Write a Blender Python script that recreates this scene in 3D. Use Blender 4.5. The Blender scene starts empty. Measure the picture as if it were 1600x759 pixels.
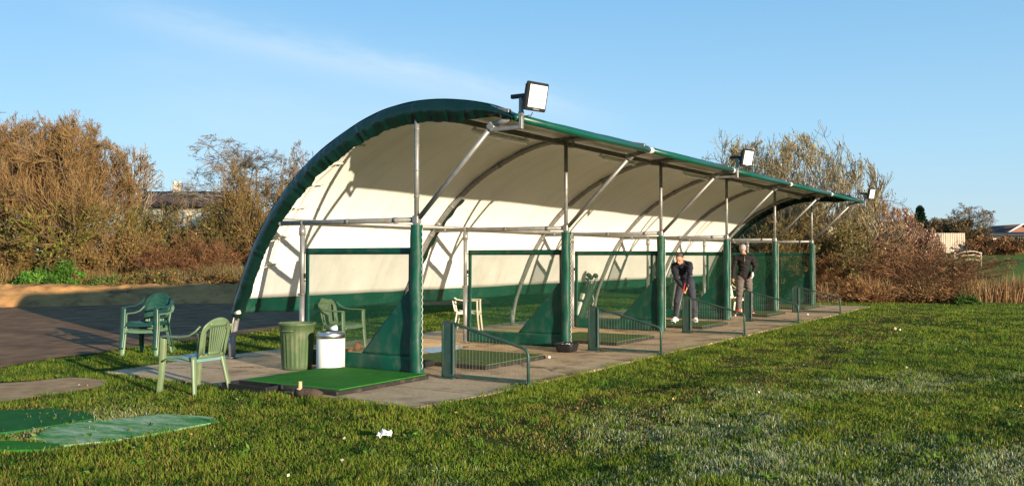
import bpy, math, random
import numpy as np
from mathutils import Vector, Matrix, noise
R = math.radians
SC = bpy.context.scene
COL = SC.collection
rng = np.random.default_rng(7)
random.seed(7)

# ------------------------------------------------------------------ camera
CAM = Vector((-9.2954, -7.3656, 1.55))
YAW, PITCH = 0.565336, 0.015160
FPX = 1418.1                                    # focal length in pixels of a 1600 px wide frame
FW = Vector((math.cos(YAW)*math.cos(PITCH), math.sin(YAW)*math.cos(PITCH), math.sin(PITCH)))
RT = FW.cross(Vector((0, 0, 1))).normalized()
UP = RT.cross(FW)
cd = bpy.data.cameras.new('camera'); cam = bpy.data.objects.new('camera', cd); COL.objects.link(cam)
cam.matrix_world = Matrix(((RT.x, UP.x, -FW.x, CAM.x), (RT.y, UP.y, -FW.y, CAM.y), (RT.z, UP.z, -FW.z, CAM.z), (0, 0, 0, 1)))
cd.sensor_width = 36; cd.lens = 36*FPX/1600; cd.clip_end = 5000; cd.clip_start = .05
SC.camera = cam

def spot(x, y, D):                               # a surveyed point: bearing in the survey photo and distance in metres
    return CAM + D*(FW + (x-800)/FPX*RT - (y-379.5)/FPX*UP)
def ground_at(x, y, z=0.):
    d = FW + (x-800)/FPX*RT - (y-379.5)/FPX*UP
    return CAM + d*((z-CAM.z)/d.z)

# ------------------------------------------------------------------ scene objects
def link(o, parent=None):
    COL.objects.link(o)
    if parent is not None: o.parent = parent
    return o
def tag(o, label=None, cat=None, group=None, kind=None):
    for k, v in (('label', label), ('category', cat), ('group', group), ('kind', kind)):
        if v: o[k] = v
    return o
def empty(name, loc=(0, 0, 0), rz=0, label=None, cat=None, group=None):
    o = bpy.data.objects.new(name, None); o.location = loc; o.rotation_euler = (0, 0, rz); o.empty_display_size = .2
    link(o); return tag(o, label, cat, group)
def copy_tree(o, parent=None):
    c = o.copy(); COL.objects.link(c)
    if parent is not None: c.parent = parent
    for ch in [k for k in KIDS(o)]: copy_tree(ch, c)
    return c
def KIDS(o): return list(o.children)

def np_mesh(name, V, F, m=None, parent=None, smooth=True, col=None):
    """V (n,3) array, F list of (k,4|3) int arrays"""
    V = np.asarray(V, dtype=np.float32)
    me = bpy.data.meshes.new(name)
    loops = np.concatenate([f.ravel() for f in F]).astype(np.int32)
    tot = np.concatenate([np.full(len(f), f.shape[1]) for f in F]).astype(np.int32)
    st = np.concatenate(([0], np.cumsum(tot)[:-1])).astype(np.int32)
    me.vertices.add(len(V)); me.vertices.foreach_set('co', V.ravel())
    me.loops.add(len(loops)); me.loops.foreach_set('vertex_index', loops)
    me.polygons.add(len(tot)); me.polygons.foreach_set('loop_start', st)
    me.polygons.foreach_set('use_smooth', np.full(len(tot), bool(smooth)))
    me.update(calc_edges=True)
    if col is not None:
        a = me.color_attributes.new('tint', 'FLOAT_COLOR', 'POINT')
        c = np.ones((len(V), 4), np.float32); c[:, :3] = col
        a.data.foreach_set('color', c.ravel())
    if m: me.materials.append(m)
    return link(bpy.data.objects.new(name, me), parent)

class MB:
    """collects simple shapes into one mesh"""
    def __init__(s): s.v = []; s.f = []; s.sm = []; s.mi = []; s.m = 0
    def add(s, V, F, smooth=False):
        b = len(s.v); s.v += [tuple(v) for v in V]
        s.f += [tuple(i+b for i in f) for f in F]; s.sm += [smooth]*len(F); s.mi += [s.m]*len(F)
        return s
    def box(s, c, d, rot=None, bev=0.):
        x, y, z = d[0]/2, d[1]/2, d[2]/2
        if bev <= 0:
            V = [Vector((i*x, j*y, k*z)) for k in (-1, 1) for j in (-1, 1) for i in (-1, 1)]
            F = [(0, 2, 3, 1), (4, 5, 7, 6), (0, 1, 5, 4), (2, 6, 7, 3), (0, 4, 6, 2), (1, 3, 7, 5)]
        else:
            b = min(bev, x*.9, y*.9, z*.9); V = []; idx = {}
            for i in (-1, 1):
                for j in (-1, 1):
                    for k in (-1, 1):
                        for a in range(3):
                            p = [i*(x-b), j*(y-b), k*(z-b)]; p[a] = (i, j, k)[a]*(x, y, z)[a]
                            idx[i, j, k, a] = len(V); V.append(Vector(p))
            F = []
            S = (-1, 1)
            for a in range(3):
                o = [q for q in range(3) if q != a]
                for sg in S:
                    def key(u, w):
                        q = [0, 0, 0]; q[a] = sg; q[o[0]] = u; q[o[1]] = w; return idx[q[0], q[1], q[2], a]
                    F.append((key(-1, -1), key(1, -1), key(1, 1), key(-1, 1)))
            for a in range(3):
                o = [q for q in range(3) if q != a]
                for u in S:
                    for w in S:
                        def key2(t, face):
                            q = [0, 0, 0]; q[a] = t; q[o[0]] = u; q[o[1]] = w; return idx[q[0], q[1], q[2], face]
                        F.append((key2(-1, o[0]), key2(1, o[0]), key2(1, o[1]), key2(-1, o[1])))
            for i in S:
                for j in S:
                    for k in S: F.append(tuple(idx[i, j, k, a] for a in range(3)))
        if rot is not None: V = [rot @ v for v in V]
        c = Vector(c)
        return s.add([v+c for v in V], F)
    def tube(s, P, r, n=10, caps=True, sq=None):
        P = [Vector(p) for p in P]; k = len(P)
        rr = r if hasattr(r, '__len__') else [r]*k
        T = [(P[min(i+1, k-1)]-P[max(i-1, 0)]).normalized() for i in range(k)]
        u = T[0].orthogonal().normalized()
        if abs(T[0].z) < .95:
            u = T[0].cross(Vector((0, 0, 1))).normalized()
        V = []
        for i in range(k):
            u = (u-T[i]*u.dot(T[i])).normalized(); w = T[i].cross(u)
            for j in range(n):
                a = 2*math.pi*j/n
                V.append(P[i]+rr[i]*(math.cos(a)*u*(sq[0] if sq else 1)+math.sin(a)*w*(sq[1] if sq else 1)))
        F = [(i*n+j, i*n+(j+1) % n, (i+1)*n+(j+1) % n, (i+1)*n+j) for i in range(k-1) for j in range(n)]
        if caps: F += [tuple(range(n))[::-1], tuple((k-1)*n+j for j in range(n))]
        return s.add(V, F, True)
    def lathe(s, prof, c=(0, 0, 0), n=32, fn=None, capb=True, capt=False):
        c = Vector(c); V = []
        for r, z in prof:
            for j in range(n):
                a = 2*math.pi*j/n; q = r*(fn(a, z) if fn else 1)
                V.append(c+Vector((q*math.cos(a), q*math.sin(a), z)))
        k = len(prof)
        F = [(i*n+j, i*n+(j+1) % n, (i+1)*n+(j+1) % n, (i+1)*n+j) for i in range(k-1) for j in range(n)]
        if capb: F.append(tuple(range(n))[::-1])
        if capt: F.append(tuple((k-1)*n+j for j in range(n)))
        return s.add(V, F, True)
    def sphere(s, c, r, n=12, m=8, sc=(1, 1, 1)):
        c = Vector(c); V = [c+Vector((0, 0, -r*sc[2]))]
        for i in range(1, m):
            a = -math.pi/2+math.pi*i/m
            for j in range(n):
                b = 2*math.pi*j/n
                V.append(c+Vector((r*sc[0]*math.cos(a)*math.cos(b), r*sc[1]*math.cos(a)*math.sin(b), r*sc[2]*math.sin(a))))
        V.append(c+Vector((0, 0, r*sc[2])))
        F = [(0, 1+(j+1) % n, 1+j) for j in range(n)]
        for i in range(m-2):
            for j in range(n):
                a = 1+i*n; F.append((a+j, a+(j+1) % n, a+n+(j+1) % n, a+n+j))
        t = len(V)-1; a = 1+(m-2)*n
        F += [(a+j, a+(j+1) % n, t) for j in range(n)]
        return s.add(V, F, True)
    def grid(s, fn, nu, nv, th=0., smooth=True, closed=False):
        """fn(u,v)->Vector, u,v in 0..1; th thickness along the normal"""
        G = [[Vector(fn(i/nu, j/nv)) for j in range(nv+1)] for i in range(nu+1)]
        W = nv+1
        idx = lambda i, j: i*W+j
        F = [(idx(i, j), idx(i+1, j), idx(i+1, j+1), idx(i, j+1)) for i in range(nu) for j in range(nv)]
        V = [G[i][j] for i in range(nu+1) for j in range(nv+1)]
        if th:
            N = []
            for i in range(nu+1):
                for j in range(nv+1):
                    a = G[min(i+1, nu)][j]-G[max(i-1, 0)][j]; b = G[i][min(j+1, nv)]-G[i][max(j-1, 0)]
                    N.append(a.cross(b).normalized())
            o = len(V); V = V+[V[q]-N[q]*th for q in range(o)]
            F = F+[tuple(q+o for q in f[::-1]) for f in F]
            for i in range(nu):
                F += [(idx(i+1, 0), idx(i, 0), idx(i, 0)+o, idx(i+1, 0)+o), (idx(i, nv), idx(i+1, nv), idx(i+1, nv)+o, idx(i, nv)+o)]
            for j in range(nv):
                F += [(idx(0, j), idx(0, j+1), idx(0, j+1)+o, idx(0, j)+o), (idx(nu, j+1), idx(nu, j), idx(nu, j)+o, idx(nu, j+1)+o)]
        return s.add(V, F, smooth)
    def xf(s, M):
        s.v = [tuple(M @ Vector(v)) for v in s.v]; return s
    def build(s, name, m=None, parent=None, auto=True):
        me = bpy.data.meshes.new(name); me.from_pydata(s.v, [], s.f)
        ms = m if isinstance(m, (list, tuple)) else [m]
        for q in ms:
            if q: me.materials.append(q)
        me.polygons.foreach_set('use_smooth', s.sm); me.polygons.foreach_set('material_index', s.mi)
        me.update()
        return link(bpy.data.objects.new(name, me), parent)

# ------------------------------------------------------------------ materials
def new_mat(name):
    m = bpy.data.materials.new(name); m.use_nodes = True; nt = m.node_tree; nt.nodes.clear()
    out = nt.nodes.new('ShaderNodeOutputMaterial')
    return m, nt, out
def N(nt, t, **k):
    n = nt.nodes.new(t)
    for a, b in k.items():
        if a in n.inputs: n.inputs[a].default_value = b
        else: setattr(n, a, b)
    return n
def noise_node(nt, scale, detail=4, rough=.55, coord='obj', vec=None):
    if vec is None:
        if coord == 'obj': vec = N(nt, 'ShaderNodeTexCoord').outputs['Object']
        else: vec = N(nt, 'ShaderNodeNewGeometry').outputs['Position']
    n = N(nt, 'ShaderNodeTexNoise', Scale=scale, Detail=detail, Roughness=rough)
    nt.links.new(vec, n.inputs['Vector']); return n
def ramp(nt, src, stops):
    r = N(nt, 'ShaderNodeValToRGB'); e = r.color_ramp.elements
    while len(e) < len(stops): e.new(.5)
    for q, (p, c) in zip(e, stops):
        q.position = p; q.color = (*c, 1) if len(c) == 3 else c
    nt.links.new(src, r.inputs['Fac']); return r
def mix(nt, fac, a, b, blend='MIX'):
    n = N(nt, 'ShaderNodeMix', data_type='RGBA', blend_type=blend)
    for s, v in ((n.inputs[0], fac), (n.inputs[6], a), (n.inputs[7], b)):
        if hasattr(v, 'links') or hasattr(v, 'is_linked'): nt.links.new(v, s)
        else: s.default_value = v if not isinstance(v, (tuple, list)) or len(v) == 4 else (*v, 1)
    return n.outputs[2]
def pbr(name, c1, c2=None, scale=6., rough=.6, bump=.0, bscale=60., metal=0., spec=.4, coord='obj', rvar=.15, rand=0., dirt=None, dscale=2., coat=0.):
    m, nt, out = new_mat(name)
    b = N(nt, 'ShaderNodeBsdfPrincipled', Metallic=metal); b.inputs['Specular IOR Level'].default_value = spec
    b.inputs['Coat Weight'].default_value = coat
    c2 = c2 or tuple(x*.8 for x in c1)
    n1 = noise_node(nt, scale, 5, .6, coord)
    r = ramp(nt, n1.outputs['Fac'], [(.3, c2), (.7, c1)])
    c = r.outputs['Color']
    if dirt:
        n3 = noise_node(nt, dscale, 6, .65, coord)
        f = ramp(nt, n3.outputs['Fac'], [(.5, (0, 0, 0)), (.68, (1, 1, 1))])
        c = mix(nt, f.outputs['Color'], c, dirt)
    if rand:
        oi = N(nt, 'ShaderNodeObjectInfo')
        h = N(nt, 'ShaderNodeHueSaturation')
        mr = N(nt, 'ShaderNodeMapRange'); mr.inputs[3].default_value = 1-rand; mr.inputs[4].default_value = 1+rand
        nt.links.new(oi.outputs['Random'], mr.inputs[0]); nt.links.new(mr.outputs[0], h.inputs['Value'])
        nt.links.new(c, h.inputs['Color']); c = h.outputs['Color']
    nt.links.new(c, b.inputs['Base Color'])
    mr = N(nt, 'ShaderNodeMapRange'); mr.inputs[3].default_value = max(0.02, rough-rvar); mr.inputs[4].default_value = min(1, rough+rvar)
    nt.links.new(n1.outputs['Fac'], mr.inputs[0]); nt.links.new(mr.outputs[0], b.inputs['Roughness'])
    if bump:
        n2 = noise_node(nt, bscale, 5, .6, coord)
        bp = N(nt, 'ShaderNodeBump', Strength=bump, Distance=.02)
        nt.links.new(n2.outputs['Fac'], bp.inputs['Height']); nt.links.new(bp.outputs[0], b.inputs['Normal'])
    nt.links.new(b.outputs[0], out.inputs[0])
    return m
def leafy(name, use_tint=True, c=(.1, .15, .03), trans=.35, tc=None, rough=.6):
    m, nt, out = new_mat(name)
    if use_tint:
        a = N(nt, 'ShaderNodeVertexColor', layer_name='tint'); col = a.outputs['Color']
    else:
        rgb = N(nt, 'ShaderNodeRGB'); rgb.outputs[0].default_value = (*c, 1); col = rgb.outputs[0]
    d = N(nt, 'ShaderNodeBsdfPrincipled', Roughness=rough); d.inputs['Specular IOR Level'].default_value = .12
    nt.links.new(col, d.inputs['Base Color'])
    t = N(nt, 'ShaderNodeBsdfTranslucent'); nt.links.new(col, t.inputs['Color'])
    mx = N(nt, 'ShaderNodeMixShader'); mx.inputs[0].default_value = trans
    nt.links.new(d.outputs[0], mx.inputs[1]); nt.links.new(t.outputs[0], mx.inputs[2]); nt.links.new(mx.outputs[0], out.inputs[0])
    return m

M = {}
M['steel'] = pbr('galvanised_steel', (.27, .27, .265), (.19, .19, .185), 9, .45, .05, 120, metal=.4, spec=.5)
M['steel_dark'] = pbr('weathered_steel', (.24, .23, .21), (.15, .14, .13), 7, .5, .05, 120, metal=.5)
M['green_pvc'] = pbr('green_pvc_sheet', (.001, .064, .042), (.001, .042, .028), 3, .5, .15, 18, spec=.3, dirt=(.030, .075, .052), dscale=5., rand=.12)
M['green_dark'] = pbr('dark_green_pvc', (.0015, .021, .015), (.001, .014, .010), 3, .34, .12, 30, spec=.5)
M['green_tube'] = pbr('green_tube', (.003, .075, .045), (.003, .055, .033), 4, .35)
M['rail_green'] = pbr('grey_green_paint', (.03, .075, .062), (.02, .05, .042), 8, .45, .05, 90, dirt=(.08, .07, .05), dscale=5)
M['black'] = pbr('black_plastic', (.018, .018, .019), (.01, .01, .011), 8, .45, .05)
M['rubber'] = pbr('black_rubber', (.022, .02, .018), (.012, .012, .011), 8, .8, .3, 90, dirt=(.07, .055, .035), dscale=7)
M['white'] = pbr('white_paint', (.82, .81, .78), (.76, .75, .71), 5, .4, dirt=(.55, .48, .38), dscale=3)
M['lens'] = pbr('lamp_diffuser', (.9, .9, .87), (.86, .86, .82), 5, .25)
M['rope'] = pbr('white_rope', (.72, .68, .58), (.5, .46, .38), 20, .8)
M['chair_pale'] = pbr('pale_green_plastic', (.135, .195, .105), (.105, .155, .08), 5, .38, .02, 60, dirt=(.11, .13, .07), dscale=3.5)
M['chair_dark'] = pbr('dark_green_plastic', (.014, .066, .046), (.010, .048, .034), 5, .35, .02, 60, dirt=(.03, .07, .05), dscale=6)
M['chair_mid'] = pbr('mid_green_plastic', (.125, .22, .135), (.09, .165, .10), 5, .4, .02, 60, dirt=(.16, .2, .12), dscale=4)
M['chair_white'] = pbr('cream_plastic', (.78, .72, .58), (.70, .64, .5), 5, .4, .02, 60, dirt=(.5, .43, .3), dscale=3)
M['bin_green'] = pbr('bin_green_plastic', (.08, .125, .055), (.055, .095, .04), 4, .45, .05, 50, dirt=(.13, .14, .08), dscale=4)
M['chrome'] = pbr('dull_chrome', (.62, .62, .62), (.45, .45, .45), 4, .34, metal=1.)
M['wood_pale'] = pbr('pale_cut_wood', (.6, .42, .24), (.45, .3, .16), 14, .8, .2)
M['bark'] = pbr('log_bark', (.09, .06, .04), (.05, .035, .025), 12, .9, .6, 40)
M['brick'] = pbr('terracotta', (.28, .09, .045), (.2, .06, .03), 10, .85, .3, 60)
M['ball'] = pbr('golf_ball', (.85, .85, .82), (.8, .8, .77), 5, .3, .4, 900)
M['red'] = pbr('red_trim', (.5, .02, .015), (.4, .015, .01), 5, .4)
M['skin'] = pbr('skin', (.55, .27, .17), (.48, .21, .13), 9, .5, .05)
M['navy'] = pbr('navy_knit', (.012, .014, .028), (.008, .009, .018), 12, .85, .2, 150)
M['blackcloth'] = pbr('black_fleece', (.012, .010, .010), (.007, .006, .006), 12, .85, .2, 150)
M['slate'] = pbr('slate_trouser', (.035, .038, .055), (.024, .026, .04), 10, .85, .2, 150)
M['greycloth'] = pbr('grey_trouser', (.13, .105, .095), (.09, .075, .068), 10, .85, .2, 150)
M['cap'] = pbr('pale_grey_cap', (.38, .34, .35), (.30, .27, .28), 10, .8)
M['shoe_white'] = pbr('white_leather', (.8, .78, .74), (.7, .68, .63), 10, .4)
M['hair'] = pbr('brown_grey_hair', (.10, .07, .05), (.05, .035, .025), 40, .6)
M['paper'] = pbr('white_paper', (.82, .82, .8), (.7, .7, .68), 14, .7)

def concrete():
    m, nt, out = new_mat('old_concrete')
    b = N(nt, 'ShaderNodeBsdfPrincipled')
    n1 = noise_node(nt, .7, 8, .65, 'w'); r1 = ramp(nt, n1.outputs['Fac'], [(.3, (.46, .325, .19)), (.5, (.58, .42, .255)), (.72, (.66, .495, .31))])
    n2 = noise_node(nt, 26, 5, .7, 'w'); r2 = ramp(nt, n2.outputs['Fac'], [(.3, (.72, .72, .72)), (.6, (1.05, 1.05, 1.05))])
    c = mix(nt, 1., r1.outputs['Color'], r2.outputs['Color'], 'MULTIPLY')
    n3 = noise_node(nt, 1.6, 6, .6, 'w'); r3 = ramp(nt, n3.outputs['Fac'], [(.50, (0, 0, 0)), (.66, (.85, .85, .85))])
    c = mix(nt, r3.outputs['Color'], c, (.22, .155, .09))
    g = N(nt, 'ShaderNodeNewGeometry'); sx = N(nt, 'ShaderNodeSeparateXYZ'); nt.links.new(g.outputs['Position'], sx.inputs[0])
    pp = N(nt, 'ShaderNodeMath', operation='PINGPONG'); pp.inputs[1].default_value = 2.0; ad = N(nt, 'ShaderNodeMath', operation='ADD'); ad.inputs[1].default_value = 40.9
    nt.links.new(sx.outputs[0], ad.inputs[0]); nt.links.new(ad.outputs[0], pp.inputs[0])
    jr = ramp(nt, pp.outputs[0], [(0.004, (1, 1, 1)), (.012, (0, 0, 0))])
    c = mix(nt, jr.outputs['Color'], c, (.09, .07, .04))
    vo = N(nt, 'ShaderNodeTexVoronoi', feature='DISTANCE_TO_EDGE', Scale=.33); wv = noise_node(nt, 2.3, 5, .6, 'w')
    wm = N(nt, 'ShaderNodeVectorMath', operation='MULTIPLY_ADD'); wm.inputs[1].default_value = (.9, .9, 0)
    nt.links.new(wv.outputs['Color'], wm.inputs[0]); nt.links.new(g.outputs['Position'], wm.inputs[2]); nt.links.new(wm.outputs[0], vo.inputs['Vector'])
    cr = ramp(nt, vo.outputs['Distance'], [(.003, (.8, .8, .8)), (.010, (0, 0, 0))])
    c = mix(nt, cr.outputs['Color'], c, (.11, .085, .05))
    nt.links.new(c, b.inputs['Base Color']); b.inputs['Roughness'].default_value = .9; b.inputs['Specular IOR Level'].default_value = .06
    bp = N(nt, 'ShaderNodeBump', Strength=.5, Distance=.01); nt.links.new(n2.outputs['Fac'], bp.inputs['Height']); nt.links.new(bp.outputs[0], b.inputs['Normal'])
    nt.links.new(b.outputs[0], out.inputs[0]); return m
M['concrete'] = concrete()
def canopy_mat():
    m, nt, out = new_mat('cream_pvc_canopy')
    b = N(nt, 'ShaderNodeBsdfPrincipled', Roughness=.55); b.inputs['Specular IOR Level'].default_value = .3
    n1 = noise_node(nt, .9, 6, .6, 'w'); r1 = ramp(nt, n1.outputs['Fac'], [(.3, (.78, .78, .74)), (.65, (.84, .84, .81))])
    # faint dirty runs down the sheet
    g = N(nt, 'ShaderNodeNewGeometry'); mp = N(nt, 'ShaderNodeMapping'); mp.inputs['Scale'].default_value = (2.2, .25, .25)
    nt.links.new(g.outputs['Position'], mp.inputs['Vector'])
    n2 = noise_node(nt, 2.2, 6, .65, vec=mp.outputs[0]); r2 = ramp(nt, n2.outputs['Fac'], [(.50, (0, 0, 0)), (.76, (.55, .55, .55))])
    c = mix(nt, r2.outputs['Color'], r1.outputs['Color'], (.62, .60, .52))
    sx = N(nt, 'ShaderNodeSeparateXYZ'); nt.links.new(g.outputs['Position'], sx.inputs[0])
    ad = N(nt, 'ShaderNodeMath', operation='ADD'); ad.inputs[1].default_value = 40.97; nt.links.new(sx.outputs[0], ad.inputs[0])
    pp = N(nt, 'ShaderNodeMath', operation='PINGPONG'); pp.inputs[1].default_value = 1.; nt.links.new(ad.outputs[0], pp.inputs[0])
    jr = ramp(nt, pp.outputs[0], [(.012, (.3, .3, .3)), (.02, (0, 0, 0))]); c = mix(nt, jr.outputs['Color'], c, (.6, .57, .48))
    n5 = noise_node(nt, 7, 6, .7, 'w'); r5 = ramp(nt, n5.outputs['Fac'], [(.62, (0, 0, 0)), (.74, (.45, .45, .45))]); c = mix(nt, r5.outputs['Color'], c, (.5, .49, .38))
    nt.links.new(c, b.inputs['Base Color'])
    n3 = noise_node(nt, 3.5, 4, .5, 'w'); bp = N(nt, 'ShaderNodeBump', Strength=.25, Distance=.03)
    nt.links.new(n3.outputs['Fac'], bp.inputs['Height']); nt.links.new(bp.outputs[0], b.inputs['Normal'])
    t = N(nt, 'ShaderNodeBsdfTranslucent', Color=(.75, .66, .45, 1)); mx = N(nt, 'ShaderNodeMixShader'); mx.inputs[0].default_value = .03
    nt.links.new(b.outputs[0], mx.inputs[1]); nt.links.new(t.outputs[0], mx.inputs[2]); nt.links.new(mx.outputs[0], out.inputs[0]); return m
M['canopy'] = canopy_mat()
def netting_mat():
    m, nt, out = new_mat('fine_green_netting')
    d = N(nt, 'ShaderNodeBsdfPrincipled', Roughness=.7); d.inputs['Base Color'].default_value = (.008, .065, .034, 1); d.inputs['Specular IOR Level'].default_value = .2
    t = N(nt, 'ShaderNodeBsdfTransparent')
    n1 = noise_node(nt, 2.5, 4, .6); mr = N(nt, 'ShaderNodeMapRange'); mr.inputs[3].default_value = .44; mr.inputs[4].default_value = .62
    nt.links.new(n1.outputs['Fac'], mr.inputs[0])
    mx = N(nt, 'ShaderNodeMixShader'); nt.links.new(mr.outputs[0], mx.inputs[0])
    nt.links.new(t.outputs[0], mx.inputs[1]); nt.links.new(d.outputs[0], mx.inputs[2]); nt.links.new(mx.outputs[0], out.inputs[0]); return m
M['netting'] = netting_mat()
def turf(name, c1, c2, frost=None):
    m, nt, out = new_mat(name)
    b = N(nt, 'ShaderNodeBsdfPrincipled', Roughness=.85); b.inputs['Specular IOR Level'].default_value = .05
    n1 = noise_node(nt, 5, 6, .7, 'w'); r = ramp(nt, n1.outputs['Fac'], [(.3, c2), (.68, c1)])
    n2 = noise_node(nt, 140, 3, .7, 'w'); r2 = ramp(nt, n2.outputs['Fac'], [(.3, (.55, .55, .55)), (.65, (1.15, 1.15, 1.15))])
    c = mix(nt, 1., r.outputs['Color'], r2.outputs['Color'], 'MULTIPLY')
    if frost:
        g = N(nt, 'ShaderNodeNewGeometry'); mp = N(nt, 'ShaderNodeMapping'); mp.inputs['Scale'].default_value = (3.5, 1.2, 1)
        mp.inputs['Rotation'].default_value = (0, 0, .6)
        nt.links.new(g.outputs['Position'], mp.inputs[0])
        n3 = noise_node(nt, 1.5, 6, .7, vec=mp.outputs[0]); r3 = ramp(nt, n3.outputs['Fac'], [(.42, (0, 0, 0)), (.72, (.9, .9, .9))])
        c = mix(nt, r3.outputs['Color'], c, frost)
    nt.links.new(c, b.inputs['Base Color'])
    bp = N(nt, 'ShaderNodeBump', Strength=.9, Distance=.012); nt.links.new(n2.outputs['Fac'], bp.inputs['Height']); nt.links.new(bp.outputs[0], b.inputs['Normal'])
    nt.links.new(b.outputs[0], out.inputs[0]); return m
M['turf_new'] = turf('bright_turf', (.05, .235, .035), (.03, .16, .025))
M['turf_old'] = turf('worn_turf', (.075, .16, .045), (.10, .125, .055))
M['turf_frost'] = turf('frosty_turf', (.09, .34, .09), (.06, .26, .07), frost=(.60, .66, .46))
M['turf_dark'] = turf('dark_turf', (.035, .17, .045), (.02, .11, .03))
M['blade'] = leafy('grass_blade', trans=.3)
M['foliage'] = leafy('foliage_tint', trans=.25)
M['reed'] = leafy('dry_reed', trans=.3)

def ground_mat():
    m, nt, out = new_mat('field_ground')
    b = N(nt, 'ShaderNodeBsdfPrincipled', Roughness=.95); b.inputs['Specular IOR Level'].default_value = .03
    n1 = noise_node(nt, 1.1, 8, .7, 'w'); r1 = ramp(nt, n1.outputs['Fac'], [(.3, (.045, .05, .014)), (.52, (.06, .085, .018)), (.75, (.085, .10, .03))])
    n2 = noise_node(nt, .07, 5, .6, 'w'); r2 = ramp(nt, n2.outputs['Fac'], [(.35, (.10, .165, .035)), (.65, (.145, .21, .045))])
    n4 = noise_node(nt, 2.2, 6, .75, 'w'); r4 = ramp(nt, n4.outputs['Fac'], [(.3, (.6, .6, .6)), (.7, (1.25, 1.2, 1.1))])
    far = mix(nt, 1., r2.outputs['Color'], r4.outputs['Color'], 'MULTIPLY')
    g = N(nt, 'ShaderNodeNewGeometry'); ds = N(nt, 'ShaderNodeVectorMath', operation='DISTANCE'); ds.inputs[1].default_value = (-9.3, -7.4, 0)
    nt.links.new(g.outputs['Position'], ds.inputs[0])
    mr = N(nt, 'ShaderNodeMapRange'); mr.inputs[1].default_value = 26; mr.inputs[2].default_value = 36; nt.links.new(ds.outputs['Value'], mr.inputs[0])
    c = mix(nt, mr.outputs[0], r1.outputs['Color'], far)
    nt.links.new(c, b.inputs['Base Color'])
    n3 = noise_node(nt, 22, 6, .7, 'w'); bp = N(nt, 'ShaderNodeBump', Strength=1., Distance=.05)
    nt.links.new(n3.outputs['Fac'], bp.inputs['Height']); nt.links.new(bp.outputs[0], b.inputs['Normal'])
    nt.links.new(b.outputs[0], out.inputs[0]); return m
M['ground'] = ground_mat()
M['asphalt'] = pbr('worn_asphalt', (.27, .165, .095), (.12, .076, .048), 1.4, .9, .9, 55, spec=.04, coord='w', dirt=(.31, .195, .11), dscale=1.3)
M['soil'] = pbr('bare_soil', (.52, .35, .19), (.28, .18, .095), 4.5, .95, .9, 30, spec=.04, coord='w')
M['bank'] = pbr('dug_earth', (.50, .275, .105), (.32, .165, .065), 1.6, .95, .9, 9, spec=.04, coord='w', dirt=(.12, .075, .045), dscale=1.1)

# ------------------------------------------------------------------ numeric noise
_perm = rng.random((256, 256))
def vnoise(x, y, s=1., off=0):
    x = np.asarray(x)/s+37.3*off+500; y = np.asarray(y)/s+11.7*off+500
    xi = np.floor(x).astype(int); yi = np.floor(y).astype(int); fx = x-xi; fy = y-yi
    fx = fx*fx*(3-2*fx); fy = fy*fy*(3-2*fy); a = _perm
    g = lambda i, j: a[i & 255, j & 255]
    return (g(xi, yi)*(1-fx)+g(xi+1, yi)*fx)*(1-fy)+(g(xi, yi+1)*(1-fx)+g(xi+1, yi+1)*fx)*fy
def fbm(x, y, s=1., off=0, o=4):
    t = 0; w = 0
    for k in range(o):
        t = t+vnoise(x, y, s/2**k, off+k*3)*.5**k; w += .5**k
    return t/w
sstep = lambda t: np.clip(t, 0, 1)**2*(3-2*np.clip(t, 0, 1))
def terrain(x, y):
    d = np.hypot(np.asarray(x)+9.3, np.asarray(y)+7.4)
    return 2.3*sstep((d-32)/95.)+0*d
def swell(x, y):
    # gentle humps and hollows of the open lawn in front of the bays
    x = np.asarray(x); y = np.asarray(y)
    return sstep((-2.0-y)/1.2)*(.115*(fbm(x*.8+y*.25, y*1.15, 1.7, 61, 3)-.5)+.045*(fbm(x, y, .55, 67, 2)-.5))
def tz(x, y): return float(terrain(x, y))

# ------------------------------------------------------------------ the setting
def build_ground():
    na = 420; rad = np.concatenate(([0], np.geomspace(1.5, 3500, 170)))
    a = np.linspace(0, 2*np.pi, na, endpoint=False)
    X = (rad[:, None]*np.cos(a)).ravel()-9.3; Y = (rad[:, None]*np.sin(a)).ravel()-7.4
    Z = terrain(X, Y)+swell(X, Y)-.016+.012*(fbm(X, Y, 3.)-.5)
    V = np.stack([X, Y, Z], 1); n = len(rad)
    i = np.arange(n-1)[:, None]*na; j = np.arange(na)[None]
    F = np.stack([i+j, i+na+j, i+na+(j+1) % na, i+(j+1) % na], -1).reshape(-1, 4)
    return tag(np_mesh('ground', V, [F], M['ground']), kind='structure')
build_ground()

def sheet(name, poly, z, m, cell=.25, edge=.0, zn=.0, thick=0.):
    """flat irregular sheet filling a polygon given as a list of xy"""
    P = []
    k = len(poly)
    for i in range(k):
        a = Vector(poly[i]); b = Vector(poly[(i+1) % k]); n = max(1, int((b-a).length/cell))
        nn = Vector((-(b-a).y, (b-a).x)).normalized()
        for t in range(n):
            q = a+(b-a)*t/n
            q = q+nn*(float(fbm(q.x, q.y, .8, 5))-.5)*2*edge
            P.append((q.x, q.y, z))
    me = bpy.data.meshes.new(name); V = P; F = [tuple(range(len(P)))]
    if thick:
        o = len(P); V = P+[(x, y, z-thick) for x, y, _ in P]
        F += [(i, i+o, (i+1) % o+o, (i+1) % o) for i in range(o)]
    me.from_pydata(V, [], F); me.materials.append(m); me.update()
    o = link(bpy.data.objects.new(name, me)); return o
SLAB = [(-1.95, -1.55), (-.6, -1.68), (20.4, -1.66), (20.6, 4.05), (.2, 4.06), (-1.93, 3.78)]
tag(sheet('concrete_slab', SLAB, .012, M['concrete'], .3, .06, thick=.08), kind='structure')
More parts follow.
